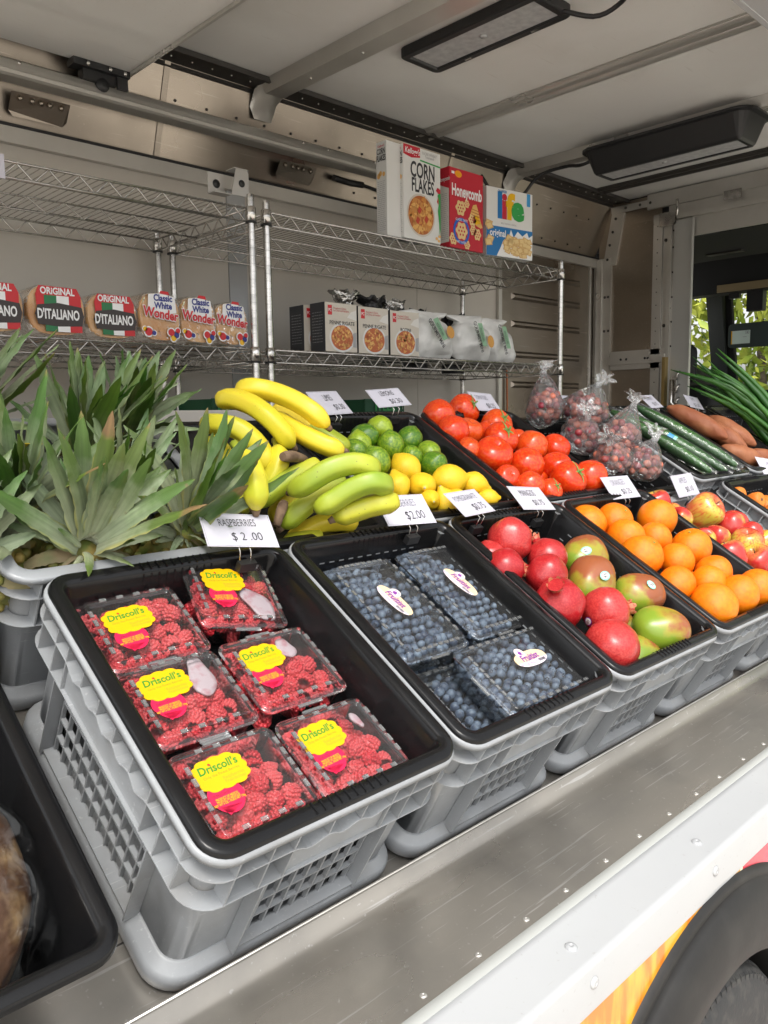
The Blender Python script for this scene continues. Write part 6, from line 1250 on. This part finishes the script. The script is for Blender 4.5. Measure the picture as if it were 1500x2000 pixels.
# ================================================================ PINEAPPLES
def leaf_mesh(L_, w, curl, seed):
    rs = random.Random(seed); b = MB(); n_ = 18; rows = []
    for i in range(n_+1):
        t = i/n_; ww = w*(1-(1-t)*.25)*(1-t**2.6)**.9+.0006 if t > .25 else w*(.78+.22*t/.25)
        ww = max(ww, .0005)*(1.0 if i % 2 else .90); an = curl*t*t*1.2; x = L_*(t-.10*curl*t**3); z = L_*curl*(.42*t*t); tw = .25*math.sin(seed)*t
        rip = .0012*math.sin(t*26+seed)
        rows.append([Vector((x, s_*ww*math.cos(tw), z+(.32*abs(s_)**1.5*ww)+s_*ww*math.sin(tw)+(rip if abs(s_) > .9 else 0))) for s_ in (-1, -.55, 0, .55, 1)])
    b.loft(rows, False, False, True); return b
def leaf_mat():
    m = bpy.data.materials.new('pineapple_leaf'); m.use_nodes = True; nt = m.node_tree; L = nt.links.new; N = nt.nodes.new; p = nt.nodes['Principled BSDF']; p.inputs['Roughness'].default_value = .48
    tc = N('ShaderNodeTexCoord'); sp = N('ShaderNodeSeparateXYZ'); L(tc.outputs['Object'], sp.inputs[0]); oi = N('ShaderNodeObjectInfo')
    mp = N('ShaderNodeMapping'); mp.inputs['Scale'].default_value = (8, 220, 20); L(tc.outputs['Object'], mp.inputs[0]); nz = N('ShaderNodeTexNoise'); nz.inputs['Scale'].default_value = 1.0; nz.inputs['Detail'].default_value = 4; L(mp.outputs[0], nz.inputs['Vector'])
    n2 = N('ShaderNodeTexNoise'); n2.inputs['Scale'].default_value = 45; n2.inputs['Detail'].default_value = 6; L(tc.outputs['Object'], n2.inputs['Vector'])
    a = N('ShaderNodeMath'); a.operation = 'MULTIPLY_ADD'; L(n2.outputs[0], a.inputs[0]); a.inputs[1].default_value = .075; L(sp.outputs[0], a.inputs[2])
    mr = N('ShaderNodeMapRange'); mr.inputs[1].default_value = .03; mr.inputs[2].default_value = .24; L(a.outputs[0], mr.inputs[0])
    top = N('ShaderNodeValToRGB'); e = top.color_ramp.elements; e[0].position = 0; e[0].color = (.34, .42, .24, 1); e[1].position = 1; e[1].color = (.23, .20, .09, 1)
    for ps, c in ((.22, (.14, .24, .09)), (.45, (.055, .15, .030)), (.85, (.075, .17, .04))): q = top.color_ramp.elements.new(ps); q.color = (*c, 1)
    L(mr.outputs[0], top.inputs[0])
    ay = N('ShaderNodeMath'); ay.operation = 'ABSOLUTE'; L(sp.outputs[1], ay.inputs[0]); ed = N('ShaderNodeMapRange'); ed.inputs[1].default_value = .0118; ed.inputs[2].default_value = .0140; ed.inputs[4].default_value = .75; L(ay.outputs[0], ed.inputs[0])
    bot = N('ShaderNodeValToRGB'); e = bot.color_ramp.elements; e[0].position = 0; e[0].color = (.44, .50, .37, 1); e[1].position = 1; e[1].color = (.22, .19, .08, 1); q = bot.color_ramp.elements.new(.86); q.color = (.07, .15, .04, 1)
    q = bot.color_ramp.elements.new(.40); q.color = (.27, .35, .22, 1); q = bot.color_ramp.elements.new(.62); q.color = (.09, .17, .06, 1); L(mr.outputs[0], bot.inputs[0])
    ge = N('ShaderNodeNewGeometry'); mx = N('ShaderNodeMix'); mx.data_type = 'RGBA'; L(ge.outputs['Backfacing'], mx.inputs[0]); L(bot.outputs[0], mx.inputs[6]); L(top.outputs[0], mx.inputs[7])
    me_ = N('ShaderNodeMix'); me_.data_type = 'RGBA'; L(ed.outputs[0], me_.inputs[0]); L(mx.outputs[2], me_.inputs[6]); me_.inputs[7].default_value = (.36, .40, .16, 1)
    hs = N('ShaderNodeHueSaturation'); hs.inputs['Saturation'].default_value = 1.15; L(me_.outputs[2], hs.inputs['Color']); v = N('ShaderNodeMath'); v.operation = 'MULTIPLY_ADD'; L(nz.outputs[0], v.inputs[0]); v.inputs[1].default_value = .9; v.inputs[2].default_value = .35; L(v.outputs[0], hs.inputs['Value'])
    r = N('ShaderNodeMath'); r.operation = 'MULTIPLY_ADD'; L(oi.outputs['Random'], r.inputs[0]); r.inputs[1].default_value = .05; r.inputs[2].default_value = .445; L(r.outputs[0], hs.inputs['Hue'])
    # brown nicks
    v2 = N('ShaderNodeTexVoronoi'); v2.inputs['Scale'].default_value = 38; L(tc.outputs['Object'], v2.inputs['Vector']); m2 = N('ShaderNodeMapRange'); m2.inputs[1].default_value = .13; m2.inputs[2].default_value = .07; m2.inputs[4].default_value = .55; L(v2.outputs['Distance'], m2.inputs[0])
    mm = N('ShaderNodeMix'); mm.data_type = 'RGBA'; L(m2.outputs[0], mm.inputs[0]); L(hs.outputs[0], mm.inputs[6]); mm.inputs[7].default_value = (.16, .10, .05, 1)
    L(mm.outputs[2], p.inputs['Base Color'])
    bp = N('ShaderNodeBump'); bp.inputs['Strength'].default_value = .35; bp.inputs['Distance'].default_value = .001; L(nz.outputs[0], bp.inputs['Height']); L(bp.outputs[0], p.inputs['Normal'])
    return m
M['leaf'] = leaf_mat()
M['dryleaf'] = pbr('dry_leaf', (.22, .22, .10), .7, col2=(.32, .24, .13), nscale=30, bump=.4, bscale=90)
M['pine'] = pbr('pineapple_rind', (.28, .20, .05), .6, col2=(.12, .16, .03), nscale=40, bump=.5, bscale=60)
LM_ = {}
for L_ in (.06, .09, .12, .15, .19, .23):
    for cu in (0.15, .55, 1.0, -.25):
        LM_[(L_, cu)] = [leaf_mesh(L_, .0095 + L_*.046, cu, s).mesh('leaf', M['leaf']) for s in (1, 2)]
DL = [leaf_mesh(.08, .012, 1.1, 7).mesh('dry_leaf', M['dryleaf'])]
def pineapple(a, b_, c, ax, n_, Lmax, label, seed, open_=1.0, tight=.12, body=True):
    rs = random.Random(seed); m_ = CF @ Matrix.Translation((a, b_, c)) @ Vector(ax).to_track_quat('Z', 'Y').to_matrix().to_4x4()
    t = thing('pineapple', label, 'pineapple', m_, 'pineapples in the grey crate')
    if body:
        b = MB(); b.loft([[(.052*r_*math.cos(q)*(1+.05*math.cos(q*8+i)), .052*r_*math.sin(q)*(1+.05*math.cos(q*8+i)), z) for q in [2*PI*k/32 for k in range(32)]] for i, (r_, z) in enumerate([(.3, .0), (.7, -.008), (.9, -.022), (1, -.045), (1.02, -.07), (1, -.10), (.85, -.13), (.4, -.15)])]); ob('fruit_body', b.mesh('body', M['pine']), t)
        ey = MB()
        for i in range(5):
            for k in range(11):
                q = 2*PI*(k+.5*(i % 2))/11; rr_ = .052*(.88, .98, 1.03, 1.0, .9)[i]; z = -.015-.022*i; ey.ball((rr_*math.cos(q), rr_*math.sin(q), z), .009, 7, 5, sc=(1, 1, .8))
        ob('rind_eye', ey.mesh('eye', M['pine']), t, kind='stuff')
    for i in range(n_):
        f_ = i/(n_-1)                       # 0 = innermost/top, 1 = outermost/bottom
        az = i*2.39996+rs.uniform(-.25, .25); tilt = (.08+tight*2*f_+1.30*open_*f_**1.5)*rs.uniform(.88, 1.12)
        L_ = Lmax*(.62+.55*math.sin(PI*min(1, f_*.95+.12))-.38*f_**3)*rs.uniform(.85, 1.15)
        k = min(LM_, key=lambda q: abs(q[0]-L_)*10+abs(q[1]-(rs.choice((-.25, .15, .15, .55)) if f_ < .5 else rs.choice((-.25, .15, .55, 1.0)))))
        me = LM_[k][i % 2]; s_ = L_/k[0]
        if f_ > .8 and rs.random() < .3: me = DL[0]; s_ = 1
        z = .045*(1-f_)**1.3-.002; r0 = .006+.012*f_
        lm_ = Matrix.Rotation(az, 4, 'Z') @ Matrix.Translation((r0, 0, z)) @ Matrix.Rotation(-(PI/2-tilt), 4, 'Y') @ Matrix.Rotation(rs.uniform(-.35, .35), 4, 'X') @ Matrix.Diagonal((s_, min(s_, 1.15)*rs.uniform(.85, 1.2), s_, 1)) @ Matrix.Scale(-1, 4, (0, 0, 1))
        tipw = CF.inverted() @ (m_ @ lm_ @ Vector((k[0]*.95, 0, k[0]*k[1]*.35)))
        if (tipw.y < .49 and tipw.z < .16) or (tipw.y < .57 and tipw.x > .22 and tipw.z < .12):
            if f_ < .45 or i % 3 == 0: continue
            lm_ = lm_ @ Matrix.Scale(.42, 4)
        ob('leaf', me, t, lm_)
    return t
pineapple(.095, .530, -.010, (-.06, -.36, .9), 56, .165, 'pineapple crown with a broad pale centre leaf, foremost at the left', 1, 1.0)
pineapple(.262, .545, -.012, (.12, -.32, .9), 52, .160, 'pineapple crown with long leaves reaching over the bananas', 2, .95)
pineapple(.012, .80, .035, (-.15, .05, 1), 48, .150, 'tallest pineapple crown at the top left, three upright leaves', 3, 1.15)
pineapple(.165, .73, .010, (.05, .05, 1), 46, .145, 'dark green pineapple crown in the middle of the crate', 4, 1.0)
pineapple(.275, .80, .008, (.10, .0, 1), 46, .120, 'small dry tipped pineapple crown at the back beside the racks', 5, .8)
pineapple(.035, .63, -.010, (-.35, -.20, .9), 48, .160, 'pineapple crown at the left with long arching striped leaves', 6, 1.15)
pineapple(-.055, .555, -.02, (-.6, -.25, .7), 46, .15, 'pineapple crown spilling over the left wall of the crate', 7, 1.2)
pineapple(.19, .62, -.02, (.1, .0, .9), 36, .125, 'low pineapple crown squeezed between the two foremost ones', 8, .9)
pineapple(-.10, .70, .01, (-.5, .1, .9), 40, .16, 'pineapple crown half out of view at the left edge', 9, 1.1)
b = MB(); b.box(0, .055, 0, .0006, 0, .018); o = ob('paper_tag', b.mesh('tag', M['gold'] if 0 else cm('tagyellow', (.75, .55, .03))), None, CF @ TM((.005, .645, .095), .6, .25, .3)); tag(o, 'small yellow paper tag caught in the pineapple leaves at the left', 'tag')

# ================================================================ BANANAS
def banana(parent, pts, r, mat, seed, neck=True):
    """pts from stem end to flower end in crate coordinates"""
    P = spline([CF @ Vector(p) for p in pts], 26); b = MB(); rings = []; t0 = None; u = None
    cen = sum(P, Vector())/len(P)
    nrm = (P[-1]-P[0]).cross(P[13]-P[0]).normalized()
    for i, p in enumerate(P):
        tv = (P[min(i+1, 25)]-P[max(i-1, 0)]).normalized(); side = nrm-tv*nrm.dot(tv); side.normalize(); up = tv.cross(side); f_ = i/25
        rr_ = r*min(1.0, .30+1.0*math.sin(min(1, f_/.22)*PI/2)**1.4*.75) if (f_ < .22 and neck) else r*max(.03, math.sin(min(1, f_/.13)*PI/2)**.6) if f_ < .13 else (r*(1.02-.05*f_) if f_ < .70 else r*(.985*max(0.0, math.cos((f_-.70)/.30*PI/2))**.75+.02))
        ring = []
        for k in range(25):
            a = 2*PI*k/25; fac = 1+.05*math.cos(5*a+.4)+.012*math.cos(10*a+.8); ring.append(p+side*(rr_*fac*math.cos(a))+up*(rr_*fac*math.sin(a)))
        rings.append(ring)
    b.loft(rings); me = b.mesh('banana', M[mat]); o = ob('banana', me, parent)
    tv = (P[-1]-P[-2]).normalized(); b = MB(); b.tube([P[-1]-tv*.005, P[-1]+tv*.003, P[-1]+tv*.007], [r*.40, r*.30, r*.26], 9); ob('banana_tip', b.mesh('tip', M['stemdark']), o)
    if not neck: return o
    tv = (P[0]-P[1]).normalized(); b = MB(); b.tube([P[0]-tv*.004, P[0]+tv*.012, P[0]+tv*.026], [r*.34, r*.32, r*.42], 9); ob('banana_stem', b.mesh('stem', M['bananagreen']), o)
    return o
b1 = thing('banana_bunch', 'tall bunch of yellow bananas arching over the top of the pile', 'bananas', None, 'bunches of bananas')
b2 = thing('banana_bunch', 'bunch of greenish bananas lying at the front of the pile', 'bananas', None, 'bunches of bananas')
b3 = thing('banana_bunch', 'riper yellow bananas partly hidden behind the pineapple leaves', 'bananas', None, 'bunches of bananas')
BN = {'b1': [([[0.508, 0.838, 0.0762],[0.5163, 0.8144, 0.103],[0.5443, 0.7875, 0.1124],[0.5679, 0.7447, 0.1178],[0.585, 0.7041, 0.1163],[0.5986, 0.6799, 0.1078],[0.6123, 0.6719, 0.0972]], 0.0198, 'banana'), ([[0.475, 0.8381, 0.0502],[0.4786, 0.8202, 0.077],[0.493, 0.7774, 0.0902],[0.5029, 0.731, 0.0926],[0.5209, 0.6971, 0.0791],[0.536, 0.6825, 0.0629],[0.548, 0.6767, 0.0523]], 0.0198, 'banana'), ([[0.4134, 0.7925, 0.0381],[0.419, 0.7517, 0.0622],[0.4383, 0.7187, 0.0728],[0.4564, 0.6901, 0.0657],[0.4734, 0.6718, 0.0478],[0.4763, 0.6559, 0.0333],[0.4804, 0.6575, 0.0199]], 0.0195, 'banana'), ([[0.5584, 0.7761, 0.0633],[0.5621, 0.7384, 0.067],[0.5736, 0.692, 0.0716],[0.5909, 0.654, 0.0737],[0.6097, 0.632, 0.0751],[0.6276, 0.6257, 0.0727]], 0.0195, 'banana'), ([[0.6609, 0.8299, 0.0205],[0.6774, 0.778, 0.0261],[0.694, 0.741, 0.0281],[0.7108, 0.7158, 0.0231],[0.7164, 0.7033, 0.0166]], 0.019, 'bananagreen'), ([[0.6377, 0.8756, 0.0191],[0.6498, 0.8491, 0.0269],[0.6611, 0.819, 0.0294],[0.672, 0.7881, 0.0302],[0.6832, 0.7703, 0.0256]], 0.019, 'banana')], 'b2': [([[0.567, 0.6106, 0.0545],[0.5463, 0.6114, 0.0463],[0.5081, 0.6103, 0.0317],[0.4699, 0.6047, 0.0118],[0.4451, 0.602, -0.0063],[0.4339, 0.6014, -0.0235]], 0.0192, 'bananagreen'), ([[0.5697, 0.4888, 0.1116],[0.5468, 0.4823, 0.1343],[0.5205, 0.4968, 0.1342],[0.4856, 0.508, 0.1176],[0.4588, 0.517, 0.0889],[0.4462, 0.53, 0.0645],[0.4457, 0.5386, 0.0527]], 0.0195, 'bananagreen'), ([[0.588, 0.4571, 0.101],[0.5592, 0.4531, 0.1181],[0.5375, 0.4612, 0.1171],[0.5138, 0.4733, 0.0967],[0.4921, 0.4801, 0.073],[0.476, 0.4857, 0.0559],[0.4768, 0.4933, 0.0449]], 0.0195, 'bananagreen'), ([[0.5759, 0.544, 0.0568],[0.5463, 0.5422, 0.0539],[0.5081, 0.5393, 0.0372],[0.4788, 0.5371, 0.013],[0.4614, 0.5387, -0.0105],[0.4518, 0.538, -0.0254]], 0.0195, 'bananagreen'), ([[0.6037, 0.4398, 0.085],[0.5742, 0.4406, 0.0854],[0.5531, 0.4543, 0.0707],[0.5318, 0.4662, 0.0534],[0.5158, 0.475, 0.0403],[0.5054, 0.479, 0.0299]], 0.0192, 'bananagreen'), ([[0.5929, 0.4942, -0.0021],[0.5679, 0.5076, -0.0016],[0.5433, 0.5258, -0.0162],[0.5205, 0.5363, -0.0371],[0.5002, 0.5435, -0.0583],[0.4857, 0.5484, -0.0738]], 0.0192, 'banana'), ([[0.5237, 0.4924, -0.0283],[0.5026, 0.5102, -0.0384],[0.481, 0.5258, -0.0515],[0.4648, 0.537, -0.0621]], 0.018, 'bananagreen')], 'b3': [([[0.4613, 0.8272, -0.0185],[0.4581, 0.7852, -0.0088],[0.4558, 0.7456, -0.0162],[0.4557, 0.7253, -0.0402],[0.4517, 0.7108, -0.0631],[0.4511, 0.71, -0.0862]], 0.0195, 'banana'), ([[0.3606, 0.5972, 0.1045],[0.3465, 0.5469, 0.1097],[0.3456, 0.521, 0.0994],[0.3455, 0.5041, 0.0793],[0.3488, 0.4957, 0.0529]], 0.02, 'banana'), ([[0.5207, 0.6934, 0.0454],[0.4973, 0.6509, 0.0464],[0.4848, 0.6326, 0.0278],[0.4733, 0.6276, 0.0051],[0.4739, 0.6213, -0.0226]], 0.0195, 'banana'), ([[0.478, 0.7359, -0.0633],[0.4735, 0.7038, -0.0651],[0.4759, 0.6889, -0.079],[0.4892, 0.6849, -0.1069]], 0.0185, 'bananagreen'), ([[0.529, 0.6249, -0.0119],[0.5129, 0.6145, -0.0265],[0.5028, 0.6104, -0.046],[0.4924, 0.6042, -0.0686]], 0.0185, 'banana')], 's1': ([0.4749, 0.6173, 0.0734],[0.5406, 0.629, 0.0556]), 's2': ([0.4524, 0.5505, 0.0241],[0.4263, 0.5221, -0.005])}
for par, c_, e_, r_ in ((b1, BN['s1'][0], BN['s1'][1], .0105), (b2, BN['s2'][0], BN['s2'][1], .009)):
    b = MB(); p0, p1 = CF @ Vector(c_), CF @ Vector(e_); b.tube(spline([p0, p0.lerp(p1, .5)+Vector((0, 0, .003)), p1], 7), [r_*.75, r_*1.0, r_*1.05, r_, r_*.9, r_*.85, r_*.7], 12); ob('cut_stalk', b.mesh('stalk', M['stemdark']), par)
for par, lst in ((b1, BN['b1']), (b2, BN['b2']), (b3, BN['b3'])):
    for i, (pts, r_, mt) in enumerate(lst): banana(par, pts, r_, mt, i, par is b3)

# ================================================================ BAGGED LOAF, LOWER LEFT
t = thing('crusty_loaf', 'dark crusty loaf dusted with flour in the lower left corner', 'bread', CF @ Matrix.Translation((-.178, .185, -.142)))
b = MB(); rings = []
for i in range(30):
    v = i/29; R0 = .075*math.sin(PI*min(max(v, .01), .99))**.5; rings.append([Vector((R0*1.05*math.cos(q), (v-.5)*.27, R0*.82*math.sin(q)))*(1+.05*noise.noise(Vector((v*6, math.cos(q)*2, math.sin(q)*2)))+.02*noise.noise(Vector((v*30, math.cos(q)*9, math.sin(q)*9)))) for q in [2*PI*k/40 for k in range(40)]])
b.loft(rings); ob('crust', b.mesh('crust', M['rye']), t)
bg = thing('plastic_bag', 'clear bag around the crusty loaf at the lower left', 'plastic bag', CF @ Matrix.Translation((-.178, .185, -.142)))
b = MB(); rings = []
for i in range(30):
    v = i/29; R0 = .079*math.sin(PI*min(max(v, .02), .98))**.4; rings.append([Vector((R0*(1.10+.28*max(0, math.cos(q))*(1-v)**1.5)*math.cos(q), (v-.5)*.29, R0*.84*math.sin(q)))*(1+.10*noise.noise(Vector((v*9, math.cos(q)*2.5, math.sin(q)*2.5+7)))) for q in [2*PI*k/44 for k in range(44)]])
b.loft(rings, True, False); ob('bag_film', b.mesh('film', M['loafbag']), bg)

# ================================================================ PRICE SIGNS
def sign(cen, u, v, w, h, lines, label, holder=True, tone='ink'):
    u = Vector(u).normalized(); v = (Vector(v)-u*Vector(v).dot(u)).normalized(); n_ = u.cross(v); m_ = Matrix((u, v, n_)).transposed().to_4x4(); m_.translation = Vector(cen)
    t = thing('price_sign', label, 'price sign', m_, 'handwritten price signs'); b = MB(); b.box(-w/2, w/2, -h/2, h/2, -.0006, 0); ob('card', b.mesh('card', M['card']), t)
    b = MB(); q = .0022
    for x0, x1, y0, y1 in ((-w/2+q, w/2-q, h/2-q-.0004, h/2-q), (-w/2+q, w/2-q, -h/2+q, -h/2+q+.0004), (-w/2+q, -w/2+q+.0004, -h/2+q, h/2-q), (w/2-q-.0004, w/2-q, -h/2+q, h/2-q)): b.sheet([(x0, y0), (x1, y0), (x1, y1), (x0, y1)], .0003)
    ob('card_border', b.mesh('border', M['inkgrey']), t)
    for s_, size, x, y, sx, bo, mt in lines: text(s_, size, mt, t, Matrix.Translation((x, y, .0006)) @ Matrix.Rotation(R(1.5), 4, 'Z'), sx, bo, 'handwriting')
    if holder:
        MI = m_.inverted(); foot = Vector(cen)-Vector((0, .012, .058)); foot = MI @ foot; b = MB()
        for dx in (-.008, .010): b.tube([(dx, -h/2+.016, -.0035), (dx, -h/2-.006, -.0035), (foot.x+dx, foot.y, foot.z)], .0011, 6)
        ob('sign_wire', b.mesh('wire', M['chrome']), t)
        b = MB(); b.box(-.014, .016, -.006, .006, -.004, .012, Matrix.Translation(foot) @ (MI.to_3x3() @ CF.to_3x3()).to_4x4()); ob('sign_clip', b.mesh('clip', M['black']), t)
def two(name, price, nx=0, px=.012, ns=.0215, ps=.0235, tone='ink', nsx=.52):
    return [(name, ns, nx, .014, nsx, -.005, tone), (price, ps, px, -.014, .8, -.006, 'ink')]
sign((.3069,.3853,.2762),(.9772,-.1792,-.1142),(.2091,.7147,.6674),.1188,.068,two('RASPBERRIES','$ 2 .00',.0,.010),'price card reading raspberries $2.00, largest and closest')
sign((.6791,.3877,.2736),(.9959,-.0802,-.0407),(.0833,.6529,.7529),.1192,.068,two('BLUEBERRIES','$2.00',-.004,.016,.0235,.027,'inkgrey'),'price card reading blueberries $2.00 in front of the bananas')
sign((.868,.3899,.2707),(.9888,.1495,-.0019),(-.1137,.7605,.6393),.1183,.068,two('POMEGRANATE','$0.75',-.002,.018,.0215,.026,'inkgrey',.56),'price card reading pomegranate $0.75 over the lemons')
sign((1.0876,.3955,.2611),(.9955,.0019,-.0952),(.0638,.7284,.6822),.1221,.070,two('MANGOS','$0.75',-.004,.014,.026),'price card reading mangos $0.75 between lemons and tomatoes')
sign((1.4791,.3988,.2567),(.9967,-.0804,-.0117),(.0595,.6245,.7787),.1195,.0684,two('ORANGES','$0.25',-.002,.014,.026,.024,'inkgrey'),'price card reading oranges $0.25 below the tomatoes')
sign((1.8693,.4128,.2338),(.9984,-.0505,.0273),(-.0022,.4414,.8973),.1186,.068,two('APPLES','$0.10',-.004,.014,.026,.024,'inkgrey'),'price card reading apples $0.10 above the apple crate')
sign((.8125,.7591,.4799),(.9630,.2673,.0350),(-.2012,.6265,.7530),.1224,.070,two('LIMES','$0.30',.004,.024,.026),'price card reading limes $0.30 beside the top banana')
sign((.9952,.7532,.4923),(.9982,.0016,.0602),(-.0424,.7290,.6832),.1119,.0627,two('LEMONS','$0.30',.002,.014,.024),'price card reading lemons $0.30 at the back of the tray')
sign((1.3734,.7591,.4820),(.9940,.0940,-.0552),(-.0167,.6319,.7749),.1181,.0671,two('TOMATOES','$0.25',-.006,.018,.022,.024,'inkgrey'),'price card reading tomatoes $0.25 behind the tomato pile')
sign((1.80,.765,.478),(.99,.1,-.02),(0,.65,.76),.115,.065,two('GRAPES','$2.00'),'price card mostly hidden behind the bags of grapes')
sign((2.3124,.7586,.4839),(.9921,.1202,.0363),(-.1118,.7141,.6911),.1152,.0653,two('CUCUMBERS','$0.75',0,.01,.022,.024,'inkgrey'),'price card on a thin wire behind the cucumbers')
sign((2.6513,.7610,.4807),(.9909,-.0631,-.1191),(.1336,.5759,.8065),.1069,.0595,two('YAMS','$0.50',0,.01,.022,.024,'inkgrey'),'price card behind the biggest sweet potato')
sign((3.0108,.7538,.4916),(.8888,-.4578,-.0195),(.3876,.7284,.5651),.125,.071,two('ONIONS','$0.50',0,.01,.022,.024,'inkgrey'),'price card behind the green onions')
sign((2.4873,.4020,.2518),(.9480,-.2810,-.1496),(.2885,.5597,.7769),.126,.073,two('CARROTS','$0.10',0,.01,.022,.024,'inkgrey'),'price card cut by the right edge of the view above the carrots')
sign((.32,.835,.475),(.955,-.28,-.1),(.2,.72,.66),.118,.068,two('PINEAPPLE','$2.00',.02,.01,.022,.026),'price card peeking out behind the pineapple crowns')
# a scrap on the sill
b = MB(); b.tube([(.335, .028, -.2345), (.337, .018, -.2355), (.345, .012, -.236), (.343, .004, -.237)], .0012, 5); tag(ob('orange_peel_shred', b.mesh('scrap', M['carrot'])), 'tiny orange shred lying on the aluminium sill', 'scrap')
